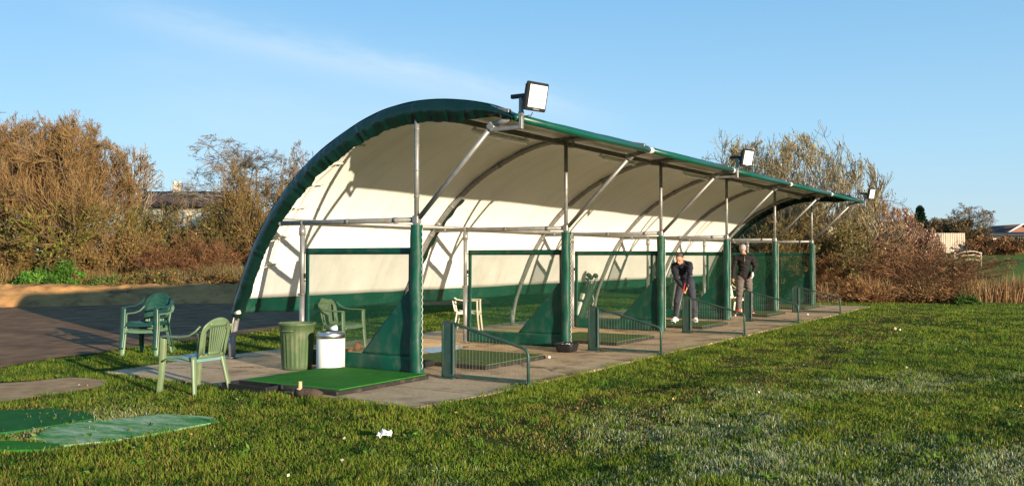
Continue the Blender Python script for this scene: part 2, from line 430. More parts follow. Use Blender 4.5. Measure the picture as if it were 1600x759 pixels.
ROAD = [(-9, 2.6), (-5, 4.15), (-2.42, 5.5), (-1.15, 6.05), (-.5, 6.12), (.6, 6.55), (1.84, 6.75), (2.75, 6.8), (4.25, 7.3), (5.66, 7.84), (7.3, 9.2), (10.2, 11.6), (12.8, 14.6), (11.2, 18.2), (6.2, 21.4), (-2, 26.4), (-12, 31.8), (-28, 24)]
tag(sheet('road', ROAD, .004, M['asphalt'], .4, .1), kind='structure')
PATH = [(-4.6, 2.5), (-3.9, 2.45), (-3.2, 2.5), (-2.7, 2.62), (-2.35, 3.1), (-2.45, 3.7), (-2.95, 3.75), (-3.3, 3.95), (-4.6, 3.75)]
tag(sheet('path', PATH, .004, M['soil'], .2, .06), kind='structure')
# wet patch left by rain on the slab inside the second bay
m, nt, out = new_mat('water_film'); b_ = N(nt, 'ShaderNodeBsdfPrincipled', Roughness=.16); b_.inputs['Base Color'].default_value = (.12, .09, .06, 1)
nt.links.new(b_.outputs[0], out.inputs[0]); M['water'] = m
tag(sheet('water', [(2.25, 1.45), (2.9, 1.4), (3.45, 1.6), (3.5, 1.95), (2.9, 2.05), (2.4, 1.85)], .0155, M['water'], .12, .12), kind='structure')

def build_bank():
    pts = [Vector(p) for p in [(-12, 31.0), (-2, 25.8), (6.0, 21.0), (10.6, 18.0), (12.4, 14.6), (13.6, 11.6), (15.0, 10.2), (16.2, 9.8)]]
    L = [0]
    for a, b in zip(pts, pts[1:]): L.append(L[-1]+(b-a).length)
    ns = 420; nw = 44; V = []
    for i in range(ns+1):
        s = L[-1]*i/ns; k = max(q for q in range(len(L)-1) if L[q] <= s+1e-6)
        t = (s-L[k])/(L[k+1]-L[k]); p = pts[k].lerp(pts[k+1], t)
        d0 = (pts[k+1]-pts[max(k-1, 0)]).normalized(); d1 = (pts[min(k+2, len(pts)-1)]-pts[k]).normalized()
        d = d0.lerp(d1, t).normalized()
        nrm = Vector((-d.y, d.x))
        nrm = nrm if nrm.dot(Vector((.84, .54))) > 0 else -nrm
        for j in range(nw+1):
            w = j/nw*4.6-.25+(float(fbm(s, 0, 1.1, 8))-.5)*.7
            q = p+nrm*w
            u = j/nw
            hh = math.sin(min(1, u*2.4)*math.pi/2)**.9*(1-max(0, u-.5)*1.3)
            top = .50+.34*(float(fbm(s, 1, 2.6, 2))-.5)+.10*max(0, (s-38)/20)
            z = hh*top*1.15+hh*(.46*(float(fbm(q.x, q.y, .9, 4, 6))-.5)+.13*(float(fbm(q.x*1.3+q.y, q.y-q.x*.4, .23, 6))-.5))-.03*(u < .02)
            V.append((q.x, q.y, z+tz(q.x, q.y)*(u > .5)))
    W = nw+1
    F = np.array([(i*W+j, (i+1)*W+j, (i+1)*W+j+1, i*W+j+1) for i in range(ns) for j in range(nw)])
    tag(np_mesh('earth_bank', V, [F], M['bank']), kind='structure')
build_bank()

# ------------------------------------------------------------------ the shelter
PY = np.array([-1.51, -1.38, -1.14, -.8, -.45, -.14, .12, .56, .95, 1.36, 1.66, 1.97, 2.29, 2.61, 2.94, 3.15, 3.35, 3.49, 3.59, 3.66])
PZ = np.array([3.23, 3.31, 3.42, 3.50, 3.55, 3.565, 3.56, 3.50, 3.38, 3.20, 3.05, 2.85, 2.60, 2.29, 1.89, 1.54, 1.11, .79, .50, 0.])
def smooth_profile(n=90):
    s = np.concatenate(([0], np.cumsum(np.hypot(np.diff(PY), np.diff(PZ)))))
    t = np.linspace(0, s[-1], n*6)
    y = np.interp(t, s, PY); z = np.interp(t, s, PZ)
    k = np.hanning(41); k /= k.sum()
    pad = lambda a: np.concatenate((2*a[0]-a[20:0:-1], a, 2*a[-1]-a[-2:-22:-1]))
    y = np.convolve(pad(y), k, 'valid'); z = np.convolve(pad(z), k, 'valid')
    return np.stack([y, z], 1)[::6], s[-1]
PROF, PLEN = smooth_profile()
PT = np.gradient(PROF, axis=0); PT /= np.linalg.norm(PT, axis=1)[:, None]
PN = np.stack([PT[:, 1], -PT[:, 0]], 1)             # inward (down / forward) normal
if PN[45] @ np.array([-.5, -1]) < 0: PN = -PN
def prof(t, off=0.):
    """t 0 (front edge) .. 1 (rear foot); off metres inward"""
    q = np.clip(t, 0, 1)*(len(PROF)-1); i = min(int(q), len(PROF)-2); f = q-i
    p = PROF[i]*(1-f)+PROF[i+1]*f; n = PN[i]*(1-f)+PN[i+1]*f
    return p+n*off
def prof_y(z, off=0.):                              # rear side y at height z
    c = [prof(t, off) for t in np.linspace(.45, 1, 300)]
    return min(c, key=lambda p: abs(p[1]-z))[0]
def t_at_z(z):
    ts = np.linspace(.45, 1, 400); return min(ts, key=lambda t: abs(prof(t)[1]-z))
L = 4.0; NB = 5; XE = L*NB
shel = empty('golf_shelter', (0, 0, 0), 0, 'long open fronted driving range shelter with a curved cream canopy trimmed in dark green', 'shelter')

tb = t_at_z(.92); te = t_at_z(.67)
def sag(x, t):
    u = (x/L) % 1.0
    return .045*math.sin(math.pi*u)**2*math.sin(math.pi*min(1, t*1.15))
def canopy_pt(x, t, lift=0.):
    q = prof(t, sag(x, t)-lift); dh = abs(((x/L)+.5) % 1-.5)*L; w = .006*(float(vnoise(x, t*PLEN, .5, 3))-.5)*2+.010*math.exp(-dh/.35)*math.sin(t*PLEN*9+3*float(vnoise(t*PLEN*2, x//L, 1.)))
    return Vector((x, q[0], q[1]+w))
b = MB(); b.grid(lambda u, v: canopy_pt(XE*u, tb*v), 160, 70, th=.004)
b.mi = [1 if k < 160*70 else 0 for k in range(len(b.mi))]          # green outside, cream lining inside
b.build('canopy', [M['canopy'], M['green_pvc']], shel)
b = MB()
b.grid(lambda u, v: canopy_pt(XE*u, tb-.004+(te-tb)*v, .004+.003*math.sin(u*300))+Vector((0, 0, -.035*v*math.sin(math.pi*((XE*u/L) % 1)))), 160, 6, th=.004)
b.build('skirt', M['green_pvc'], shel)

def fringe(x0, sgn, seed):
    def wid(t):
        return .29*min(1, t/.13+.10)*(1 if t < .85 else 1-.25*(t-.85)/.15)
    tend = t_at_z(.70)
    def fn(u, v):
        t = u*tend*1.0; s = t*PLEN
        lap = -.012
        d = v*wid(t)
        e = abs(float(fbm(s+.05*v, 0, .13, seed, 3))-.5)*2-.25; e2 = float(fbm(s, 4, .42, seed+5, 2))-.5
        rip = (.02+.05*v**1.3)*e*1.1+.06*e2*math.sin(math.pi*v)+.02*(float(fbm(s, v*.5, .09, seed+3))-.5)
        sm = 1-.65*min(1, max(0, (u-.5)/.2)); rip *= sm; e *= sm
        q = prof(t, lap+d*(1+.09*v*(float(fbm(s, 3, .12, seed+7))-.5)*1.4-.022*v*e))
        return Vector((x0+sgn*(-.02-.055*math.sin(math.pi*min(v*1.05, 1))-rip), q[0], q[1]))
    b = MB(); b.grid(fn, 330, 12, th=.004)
    # the roll of sheet folded over the hoop
    def cap(u, v):
        t = u*tend; q = prof(t, -.014-.012*math.sin(v*math.pi)); return Vector((x0+sgn*(-.02+.30*v), q[0], q[1]))
    b.grid(cap, 200, 4, th=.003)
    return b
fringe(0, 1, 2).build('end_fringe', M['green_dark'], shel)
fringe(XE, -1, 5).build('end_fringe', M['green_dark'], shel)

# lacing that tensions the open end of the canopy
b = MB()
rope_t = np.linspace(.30, .80, 40)
b.tube([Vector((.42+.03*math.sin(40*t), *prof(t, .05))) for t in rope_t], .006, 6)
for t in (.36, .43, .50, .57, .64, .72, .79):
    p0 = Vector((.42, *prof(t, .055))); p1 = Vector((.06, *prof(t+.004, .16)))
    b.tube([p0, p0.lerp(p1, .5)+Vector((0, 0, -.012)), p1], .007, 6)
    b.tube([p0+Vector((-.10, 0, -.01)), p0+Vector((.12, 0, .01))], .016, 8)
b.build('edge_lacing', M['rope'], shel)
b = MB(); b.tube([Vector((-.06, 3.38, .71)), Vector((-.06, 3.28, .73))], .03, 10); b.tube([Vector((-.06, 3.38, .72)), Vector((-.05, 3.44, .60)), Vector((-.03, 3.5, .42))], .008, 6)
b.build('tie_toggle', M['rope'], shel)

def hoop(x):
    b = MB(); ts = np.linspace(.02, 1, 80)
    b.tube([Vector((x, *prof(t, .055))) for t in ts], .043, 12)
    for t in (.2, .42, .66):
        c = Vector((x, *prof(t, .055))); d = Vector((x, *prof(t+.012, .055)))
        b.tube([c, d], .05, 12)
    for t in (.25, .35, .5, .6, .7, .8, .86):          # ties that hold the sheet to the hoop
        c = Vector((x, *prof(t, .055))); d = Vector((x, *prof(t+.004, .055))); b.tube([c, d], .049, 10)
    q = prof(1, .055); b.tube([Vector((x, q[0], .36)), Vector((x, q[0]+.0, .0))], .055, 12); b.box((x, q[0], .036), (.2, .2, .012))
    return b
for i in range(NB+1): hoop(L*i+(.06 if i == 0 else -.06 if i == NB else 0)).build('hoop', M['steel'], shel)

ZT = 2.03
for i in range(NB+1):
    x = L*i
    b = MB(); zt = prof(.255, .05)[1]
    b.tube([(x, 0, .03), (x, 0, 2.0)], .042, 12); b.tube([(x, 0, 1.98), (x, 0, 3.46)], .033, 12)
    for z in (2.32, 2.66, 2.98, 3.2): b.tube([(x, 0, z), (x, 0, z+.022)], .039, 12)
    b.box((x, 0, ZT), (.09, .10, .11), bev=.012)
    p = b.build('post', M['steel'], shel)
    # padded green sleeve laced round the post
    b = MB()
    def sleeve(u, v, x=x):
        a = 2*math.pi*u; z = .035+1.93*v
        r = .082+.006*math.sin(z*9+i*2+math.cos(a)*2)+.006*(float(fbm(a*2+i*9, z*3, .8, 6))-.5)*2+.012*math.exp(-((z-.06)/.05)**2)
        return Vector((x+r*math.cos(a), r*math.sin(a), z))
    b.grid(sleeve, 28, 60); b.lathe([(0, 1.966), (.08, 1.965)], (x, 0, 0), 28, capb=False)
    pad = b.build('padding', M['green_pvc'], p)
    b = MB(); q = []
    for k in range(46):
        a = R(-88)+(.13 if k % 2 else -.13); z = .10+1.82*k/45; q.append((x+.093*math.cos(a), .093*math.sin(a), z))
    b.tube(q, .0045, 5); b.build('lacing', M['rope'], pad)
    b = MB()
    b.tube([(x, 2.06, .03), (x, 2.06, 1.02)], .044, 12); b.tube([(x, 2.06, .98), (x, 2.06, ZT-.03)], .037, 12)
    b.tube([(x, 2.06, 1.85), (x, 2.06, 1.97)], .047, 12); b.box((x, 2.06, .037), (.17, .17, .012), bev=.004); b.box((x, 2.06, 1.02), (.1, .1, .03), bev=.008)
    b.build('rear_post', M['steel'], shel)
    b = MB(); ye = prof_y(ZT, .055)
    b.tube([(x, ye, ZT), (x, .06, ZT)], .036, 12)
    for y in (2.06, 1.2, .35, 2.5): b.tube([(x, y-.03, ZT), (x, y+.03, ZT)], .040, 12)
    b.build('tie_rail', M['steel'], shel)
    b = MB(); b.tube([(x, -.05, ZT+.03), (x, -1.19, 3.17)], .033, 12); b.box((x, -1.17, 3.15), (.085, .10, .085), Matrix.Rotation(R(45), 3, 'X'), bev=.01)
    b.tube([(x, -1.19, 3.17), (x, -1.44, 3.23)], .034, 10)
    b.build('brace', M['steel'], shel)
b = MB(); t0_, t1_ = t_at_z(2.65), t_at_z(.95)
b.grid(lambda u, v: Vector((L+.035+.10*v, *prof(t0_+(t1_-t0_)*u, .075+.02*v+.012*math.sin(u*40)*v))), 60, 3, th=.004); b.build('seam_strap', M['green_dark'], shel)
yr = prof_y(2.05, .10)-.02
b = MB(); b.tube([(.0, yr, 2.085), (XE, yr, 2.085)], .034, 10); b.build('rear_rail', M['steel'], shel)
b = MB(); b.tube([(.06, .05, 3.455), (XE-.06, .05, 3.455)], .042, 10)
for i in range(NB):
    for dx in (.25, L-.25): b.box((L*i+dx, .05, 3.45), (.16, .1, .1), bev=.01)
b.build('ridge_rail', M['steel_dark'], shel)
for i in range(NB+1):
    b = MB(); b.box((L*i, -1.0, 3.405), (.06, .9, .05), Matrix.Rotation(R(11), 3, 'X'), bev=.01)
    b.build('eave_bracket', M['steel_dark'], shel)
ft = []
for i in range(NB):
    b = MB(); x0 = L*i-(.06 if i == 0 else 0)
    b.tube([(x0+.03, -1.525, 3.235), (L*i+2, -1.525, 3.225), (L*(i+1)-.03, -1.525, 3.235)], .046, 12)
    b.build('edge_tube', M['green_tube'], shel)
    if i:
        b = MB(); b.tube([(x0-.06, -1.525, 3.235), (x0+.06, -1.525, 3.235)], .049, 12); b.build('tube_coupler', M['white'], shel)
for i in (0, 2, 5):
    x = L*i
    b = MB(); b.box((x, -1.37, 3.115), (.045, .44, .045), bev=.004); b.box((x, -1.60, 3.28), (.045, .045, .38), bev=.004); b.box((x, -1.60, 3.27), (.052, .052, .06))
    b.build('lamp_bracket', M['steel'], shel)

# ------------------------------------------------------------------ floodlights and batten lights
def make_floodlight(lab):
    o = empty('floodlight', (0, 0, 0), 0, lab, 'floodlight', 'floodlights along the canopy edge')
    Rm = Matrix.Rotation(R(-15), 3, 'Z') @ Matrix.Rotation(R(12), 3, 'X')                    # leans its face down towards the range
    c = Vector((.05, -.22, -.02))
    def at(p): return c+Rm @ Vector(p)
    b = MB(); b.box(at((0, .0, 0)), (.345, .055, .345), Rm, bev=.014)
    for k in range(9): b.box(at((-.14+.035*k, .042, 0)), (.008, .035, .28), Rm)
    b.box(at((0, .05, .02)), (.16, .05, .12), Rm, bev=.01)
    b.build('housing', M['black'], o)
    b = MB(); b.box(at((0, -.0285, .004)), (.285, .006, .268), Rm, bev=.002); b.build('lens', M['lens'], o)
    b = MB(); b.box(at((0, -.0295, -.149)), (.10, .004, .016), Rm); b.build('maker_plate', M['steel'], o)
    b = MB(); b.box((.0, .0, .0), (.05, .20, .05), bev=.006); b.box((.0, -.09, -.03), (.03, .03, .06)); b.box((.04, -.15, .0), (.09, .05, .035), bev=.005)
    b.build('yoke', M['black'], o)
    b = MB(); b.tube([at((0, .02, -.19)), at((.0, .05, -.24)), Vector((.05, -.13, -.235)), Vector((.03, .0, -.25))], .006, 6); b.build('cable', M['black'], o)
    return o
f0 = make_floodlight('large square floodlight above the near green fringed end of the canopy'); f0.location = (0, -1.56, 3.49)
for x, lab in ((2*L, 'floodlight halfway along the canopy edge with budding branches behind it'), (5*L, 'small looking floodlight seen edge-on at the far tip of the canopy')):
    f = copy_tree(f0); f.location = (x, -1.56, 3.49); f['label'] = lab
def make_batten():
    o = empty('batten_light', (0, 0, 0), 0, 'x', 'batten light', 'batten lights under the ridge rail')
    b = MB(); b.box((0, 0, 0), (1.5, .07, .05), bev=.01)
    for dx in (-.7, .7): b.box((dx, 0, .05), (.04, .03, .06))
    b.build('housing', M['white'], o)
    b = MB(); b.box((0, 0, -.045), (1.46, .05, .018), bev=.008); b.build('diffuser', M['lens'], o)
    return o
b0 = make_batten(); nth = ['first', 'second', 'third', 'fourth', 'fifth']
for i in range(NB):
    o = b0 if i == 0 else copy_tree(b0)
    o.location = (L*i+2.1, .05, 3.365); o['label'] = f'long batten light under the canopy ridge in the {nth[i]} roofed bay from the near end'

# ------------------------------------------------------------------ netting dividers
def make_divider(i):
    x = L*i
    o = empty('netting_divider', (x, 0, 0), 0, 'x', 'netting divider', 'netting dividers between the tee bays')
    def disp(y, z):
        return .022*(float(fbm(y+i*7, z*.25, .32, 11))-.5)*2*min(1, (z+.1)/.3)+.012*math.sin(y*8+i)*max(0, 1-z)
    def patch(b, A, B, C, D, nu, nv, off=0, th=.003):
        A, B, C, D = [Vector(q) for q in (A, B, C, D)]
        def fn(u, v):
            p = (A*(1-u)+B*u)*(1-v)+(D*(1-u)+C*u)*v
            return Vector((disp(p.x, p.y)+off, p.x, p.y))
        b.grid(fn, nu, nv, th=th)
    b = MB()
    patch(b, (1.94, 1.135), (.12, 1.135), (.12, 1.585), (1.94, 1.585), 24, 8, th=0)
    patch(b, (1.94, .245), (.93, .245), (.12, 1.135), (1.94, 1.135), 24, 14, th=0)
    b.build('net_panel', M['netting'], o)
    b = MB()
    patch(b, (2.0, 1.58), (.06, 1.58), (.06, 1.67), (2.0, 1.67), 30, 2, -.002)       # head band
    patch(b, (2.0, .25), (1.925, .25), (1.925, 1.58), (2.0, 1.58), 2, 20, -.002)     # rear hem
    patch(b, (2.0, .035), (.04, .035), (.04, .25), (2.0, .25), 34, 5, -.002)         # foot band
    patch(b, (.94, .25), (.04, .25), (.04, 1.13), (.115, 1.13), 20, 20, -.002)       # corner panel
    patch(b, (.125, 1.13), (.04, 1.13), (.04, 1.58), (.125, 1.58), 3, 10, -.002)
    b.build('border', M['green_pvc'], o)
    for z in (1.6, 1.2, .8, .4, .08):
        b = MB(); b.tube([(0, 1.995, z), (.01, 2.02, z+.01), (0, 2.06-.046, z)], .006, 5); b.build('tie', M['black'], o)
    b = MB(); b.box((0, 2.0, 1.28), (.03, .03, .07), bev=.005); b.build('buckle', M['black'], o)
    return o
dlabs = ['green netting divider beside the bins at the near end', 'netting divider with a half hidden cream chair showing through it',
         'netting divider with a green golf bag showing through it', 'netting divider directly behind the bent golfer in navy',
         'netting divider behind the standing golfer in the pale cap', 'last netting divider at the far open end with shrubs behind it']
for i in range(NB+1): make_divider(i)['label'] = dlabs[i]

# ------------------------------------------------------------------ tube barriers in front of the dividers
def make_barrier():
    o = empty('bay_barrier', (0, 0, 0), 0, 'x', 'barrier', 'tube barriers between the tee bays')
    def arc(c, r, a0, a1, n=7): return [Vector((0, c[0]+r*math.cos(a0+(a1-a0)*k/n), c[1]+r*math.sin(a0+(a1-a0)*k/n))) for k in range(n+1)]
    P = [Vector((0, -.43, .03)), Vector((0, -.43, .66))]
    sl = math.atan2(.44-.735, -1.70+.52)                     # slope direction, going forward and down
    P += [Vector((0, -.436, .70)), Vector((0, -.46, .73)), Vector((0, -.505, .735)), Vector((0, -1.60, .462)), Vector((0, -1.66, .44)), Vector((0, -1.69, .405)), Vector((0, -1.70, .36)), Vector((0, -1.70, .03))]
    b = MB(); b.tube(P, .019, 10); b.build('tube_frame', M['rail_green'], o)
    b = MB(); b.box((0, -1.065, .055), (.045, 1.25, .04), bev=.004); b.build('bottom_rail', M['rail_green'], o)
    b = MB()
    pz_ = [(-.45, .045), (-.60, .045), (-.60, .705), (-.50, .728), (-.46, .715), (-.45, .68)]
    V = [(sx*.012, y, z) for sx in (-1, 1) for y, z in pz_]; n = len(pz_)
    b.add(V, [tuple(range(n)), tuple(range(n, 2*n))[::-1]]+[(k, k+n, (k+1) % n+n, (k+1) % n) for k in range(n)])
    b.box((0, -.6, .375), (.05, .02, .66), bev=.004)
    b.build('end_plate', M['rail_green'], o)
    for y, w_ in ((-.515, .22), (-1.70, .11)):
        b = MB(); b.box((0, y, .022), (.12, w_, .018), bev=.003); b.build('foot_plate', M['rail_green'], o)
    b = MB(); y = -.64
    while y > -1.68:
        zt = .735+(.462-.735)*min(1, max(0, (y+.505)/(-1.095))); b.tube([(0, y, .07), (0, y, zt-.01)], .0015, 4, False); y -= .05
    z = .11
    while z < .70:
        ye = max(-1.69, -.505-1.095*(.735-z)/.273) if z > .42 else -1.69
        b.tube([(.003, -.62, z), (.003, ye, z)], .0013, 4, False); z += .15
    b.build('wire_infill', M['steel_dark'], o)
    return o
br = make_barrier()
blabs = ['largest tube barrier with wire infill, between the bin post and the bucket post', 'tube barrier beside the black ball bucket', 'tube barrier in front of the bent golfer in navy',
         'tube barrier in front of the standing golfer in the pale cap', 'smallest tube barrier at the shrub end of the slab']
for i in range(5):
    o = br if i == 0 else copy_tree(br); o.location = (L*i+(0, 0, .1, .0, .2)[i], 0, 0); o['label'] = blabs[i]

# ------------------------------------------------------------------ tee mats with ball trays
def make_mat(w, d, mt, lab):
    o = empty('tee_mat', (0, 0, 0), 0, lab, 'tee mat', 'tee mats in the bays')
    b = MB(); b.box((0, 0, .025), (w, d, .05), bev=.006); b.build('rubber_base', M['rubber'], o)
    b = MB(); b.box((0.03, 0, .056), (w-.10, d-.06, .016), bev=.004); b.build('turf', mt, o)
    return o
def make_tray(lab):
    b = MB(); b.box((0, 0, .008), (.26, .72, .012))
    for sx in (-1, 1): b.box((sx*.125, 0, .045), (.014, .74, .075), bev=.004)
    for sy in (-1, 1): b.box((0, sy*.363, .045), (.24, .014, .075), bev=.004)
    return tag(b.build('ball_tray', M['black']), lab, 'ball tray', 'black ball trays beside the mats')
MATS = [(-1.02, .45, 1.66, 1.60, M['turf_new'], 'bright green tee mat beside the white bin at the near open end', 'black ball tray in the grass edge beside the bright green mat'),
        (1.75, .36, 1.62, 1.62, M['turf_old'], 'worn green tee mat seen through the wires of the largest barrier', 'black ball tray between the padded post by the bins and the largest barrier'),
        (5.75, .33, 1.62, 1.62, M['turf_old'], 'worn green tee mat seen through the barrier next to the black bucket', 'black ball tray behind the black ball bucket'),
        (9.95, .36, 1.62, 1.62, M['turf_old'], 'worn tee mat at the feet of the bent golfer in navy', 'black ball tray at the near edge of the mat with the bent golfer'),
        (14.6, .36, 1.62, 1.62, M['turf_old'], 'worn tee mat under the standing golfer in the pale cap', 'black ball tray beside the mat of the standing golfer'),
        (18.3, .36, 1.62, 1.62, M['turf_old'], 'smallest looking tee mat in the last bay by the shrubs', 'black ball tray at the mat in the last bay by the shrubs')]
for x, y, w, d, mt, lm, lt in MATS:
    o = make_mat(w, d, mt, lm); o.location = (x, y, .013)
    t = make_tray(lt); t.location = (x-w/2-.145, y+.42, .013)
    if x < 0: t.location = (x-w/2-.15, y+.38, .0)
# things lying on and by the first mat
q = ground_at(469, 607, .1); b = MB(); b.lathe([(.045, 0), (.04, .012), (.022, .02), (.02, .075), (.024, .085), (.016, .086), (.014, .05)], (0, 0, 0), 16)
o = b.build('rubber_tee', M['wood_pale']); o.location = (q.x, q.y, .095); tag(o, 'small pale pinkish rubber tee standing on the bright green mat', 'tee')
o = empty('cut_log', (-2.10, .02, .05), R(-82), 'short dark log with a pale sawn end lying against the bright green mat', 'log')
b = MB(); b.tube([(-.0, 0, 0), (.10, .006, .01), (.24, 0, .01), (.34, -.01, 0)], [.052, .056, .054, .04], 14); b.build('bark', M['bark'], o)
b = MB(); b.lathe([(0, 0), (.048, 0), (.05, .008), (0, .009)], n=16); b.xf(Matrix.Rotation(R(-90), 4, 'Y')); b.build('sawn_end', M['wood_pale'], o)

# ------------------------------------------------------------------ bins
o = empty('ridged_bin', (-.33, 1.82, .013), R(20), 'ribbed green plastic dustbin standing open next to the white bin', 'dustbin')
b = MB(); rib = lambda a, z: 1+(.028 if .06 < z < .47 else .0)*(1 if math.sin(a*22) > 0 else -.6)
b.lathe([(.195, 0), (.2, .03), (.203, .07), (.222, .46), (.232, .485), (.236, .60), (.255, .605), (.258, .625), (.25, .635), (.228, .632), (.222, .58), (.185, .02), (0, .02)], n=132, fn=rib)
b.build('tub', M['bin_green'], o)
for s in (0, math.pi):
    b = MB(); c = Vector((.24*math.cos(s), .24*math.sin(s), .54)); n_ = Vector((math.cos(s), math.sin(s), 0)); t_ = Vector((-math.sin(s), math.cos(s), 0))
    b.tube([c-t_*.08, c-t_*.08+n_*.05, c-t_*.05+n_*.07, c+t_*.05+n_*.07, c+t_*.08+n_*.05, c+t_*.08], .013, 8); b.build('handle', M['bin_green'], o)
o = empty('pedal_bin', (-.25, 1.27, .013), 0, 'round white metal bin with a dull chrome collar, in front of the green bin', 'bin')
b = MB(); b.lathe([(.182, 0), (.19, .012), (.19, .44), (.186, .445)], n=48); b.build('drum', M['white'], o)
b = MB(); b.lathe([(.187, .44), (.196, .445), (.196, .50), (.188, .52), (.17, .528), (.16, .50), (.155, .30), (0, .3)], n=48, capb=False); b.build('collar', M['chrome'], o)
b = MB(); b.lathe([(.192, 0), (.196, .003), (.196, .028), (.191, .03)], n=48); b.build('foot_ring', M['black'], o)
b = MB(); b.lathe([(.025, 0), (.036, .09), (.033, .09), (.024, .006)], n=16); b.xf(Matrix.Rotation(R(82), 4, 'Y')); c = b.build('paper_cup', M['paper']); c.location = (-.33, 1.20, .59); tag(c, 'small crushed white paper cup lying on the rim of the white bin', 'cup')
c.rotation_euler = (0, 0, R(-70))

# ------------------------------------------------------------------ ball bucket, balls, brick, litter
o = empty('ball_bucket', (*ground_at(886, 550)[:2], .013), R(8), 'low black plastic ball bucket at the foot of the second padded post', 'bucket')
b = MB()
def tub(u, v):
    a = 2*math.pi*u; w = .13+.03*v
    c, s = math.cos(a), math.sin(a); k = (abs(c)**6+abs(s)**6)**(-1/6)
    return Vector((w*1.25*c*k, w*s*k, .005+.12*v))
b.grid(tub, 40, 5, th=.008); b.box((0, 0, .01), (.3, .24, .012)); b.build('tub', M['black'], o)
b = MB(); b.tube([Vector(tub(k/40, 1.0))+Vector((0, 0, .003)) for k in range(41)], .011, 6); b.build('rim', M['black'], o)
def ball(p, lab, grp='golf balls lying about the bays'):
    b = MB(); b.sphere((0, 0, 0), .0214, 16, 10); q = b.build('golf_ball', M['ball']); q.location = p; return tag(q, lab, 'golf ball', grp)
bx = o.location
for k, (dx, dy) in enumerate([(-.05, .06), (.04, .02), (-.02, -.05), (.08, -.06), (-.1, -.02), (.0, .0)]):
    ball((bx.x+dx, bx.y+dy, bx.z+.105+.004*(k % 3)), 'white golf ball heaped in the low black bucket', 'golf balls in the black bucket')
g = ground_at(1050, 503.5, .1); ball((g.x, g.y, .062), 'white golf ball at the club head of the bent golfer')
g = ground_at(1149, 490, .1); ball((g.x, g.y, .062), 'white golf ball by the legs of the chair beside the standing golfer')
g = ground_at(1262, 494); ball((g.x, g.y, .052), 'white golf ball on bare concrete between the two smallest barriers')
g = ground_at(1406, 518); ball((g.x, g.y, .045+float(swell(g.x, g.y))), 'white golf ball far out on the grass')
g = ground_at(1398, 516); b = MB(); b.sphere((0, 0, .04), .05, 8, 5, (1.3, .8, .7)); o = b.build('fallen_leaf', M['wood_pale']); o.location = (g.x, g.y, float(swell(g.x, g.y))); tag(o, 'curled tan leaf lying beside the far ball on the grass', 'leaf')
g = ground_at(858, 563); ball((g.x, g.y, .052), 'white golf ball on the concrete outside the largest barrier')
o = empty('broken_pot', (*ground_at(556, 550)[:2], .013), R(30), 'broken terracotta pot lying on its side seen through the near netting', 'pot')
b = MB(); b.lathe([(.035, 0), (.05, .12), (.055, .12), (.055, .14), (.047, .14), (.03, .01)], n=24); b.xf(Matrix.Translation((0, 0, .05)) @ Matrix.Rotation(R(80), 4, 'Y')); b.build('pot', M['brick'], o)
b = MB(); b.box((-.12, .08, .03), (.16, .07, .05), Matrix.Rotation(R(25), 3, 'Z'), bev=.008); b.build('shard', M['brick'], o)
q = ground_at(600, 687); b = MB()
b.grid(lambda u, v: Vector(((u-.5)*.15, (v-.5)*.10, .015+.035*math.sin(u*3)*math.sin(v*3)+.045*(noise.noise((u*5, v*5, 3))))), 12, 10, th=.004, smooth=False)
b.grid(lambda u, v: Vector((.02+(u-.5)*.08, (v-.5)*.08-.02, .035+.035*noise.noise((u*6, v*6, 9)))), 8, 8, th=.003, smooth=False)
o = b.build('paper_scrap', M['paper']); o.location = (q.x, q.y, .03); o.rotation_euler = (0, R(8), R(30)); tag(o, 'crumpled white paper scrap lying in the front lawn', 'litter')

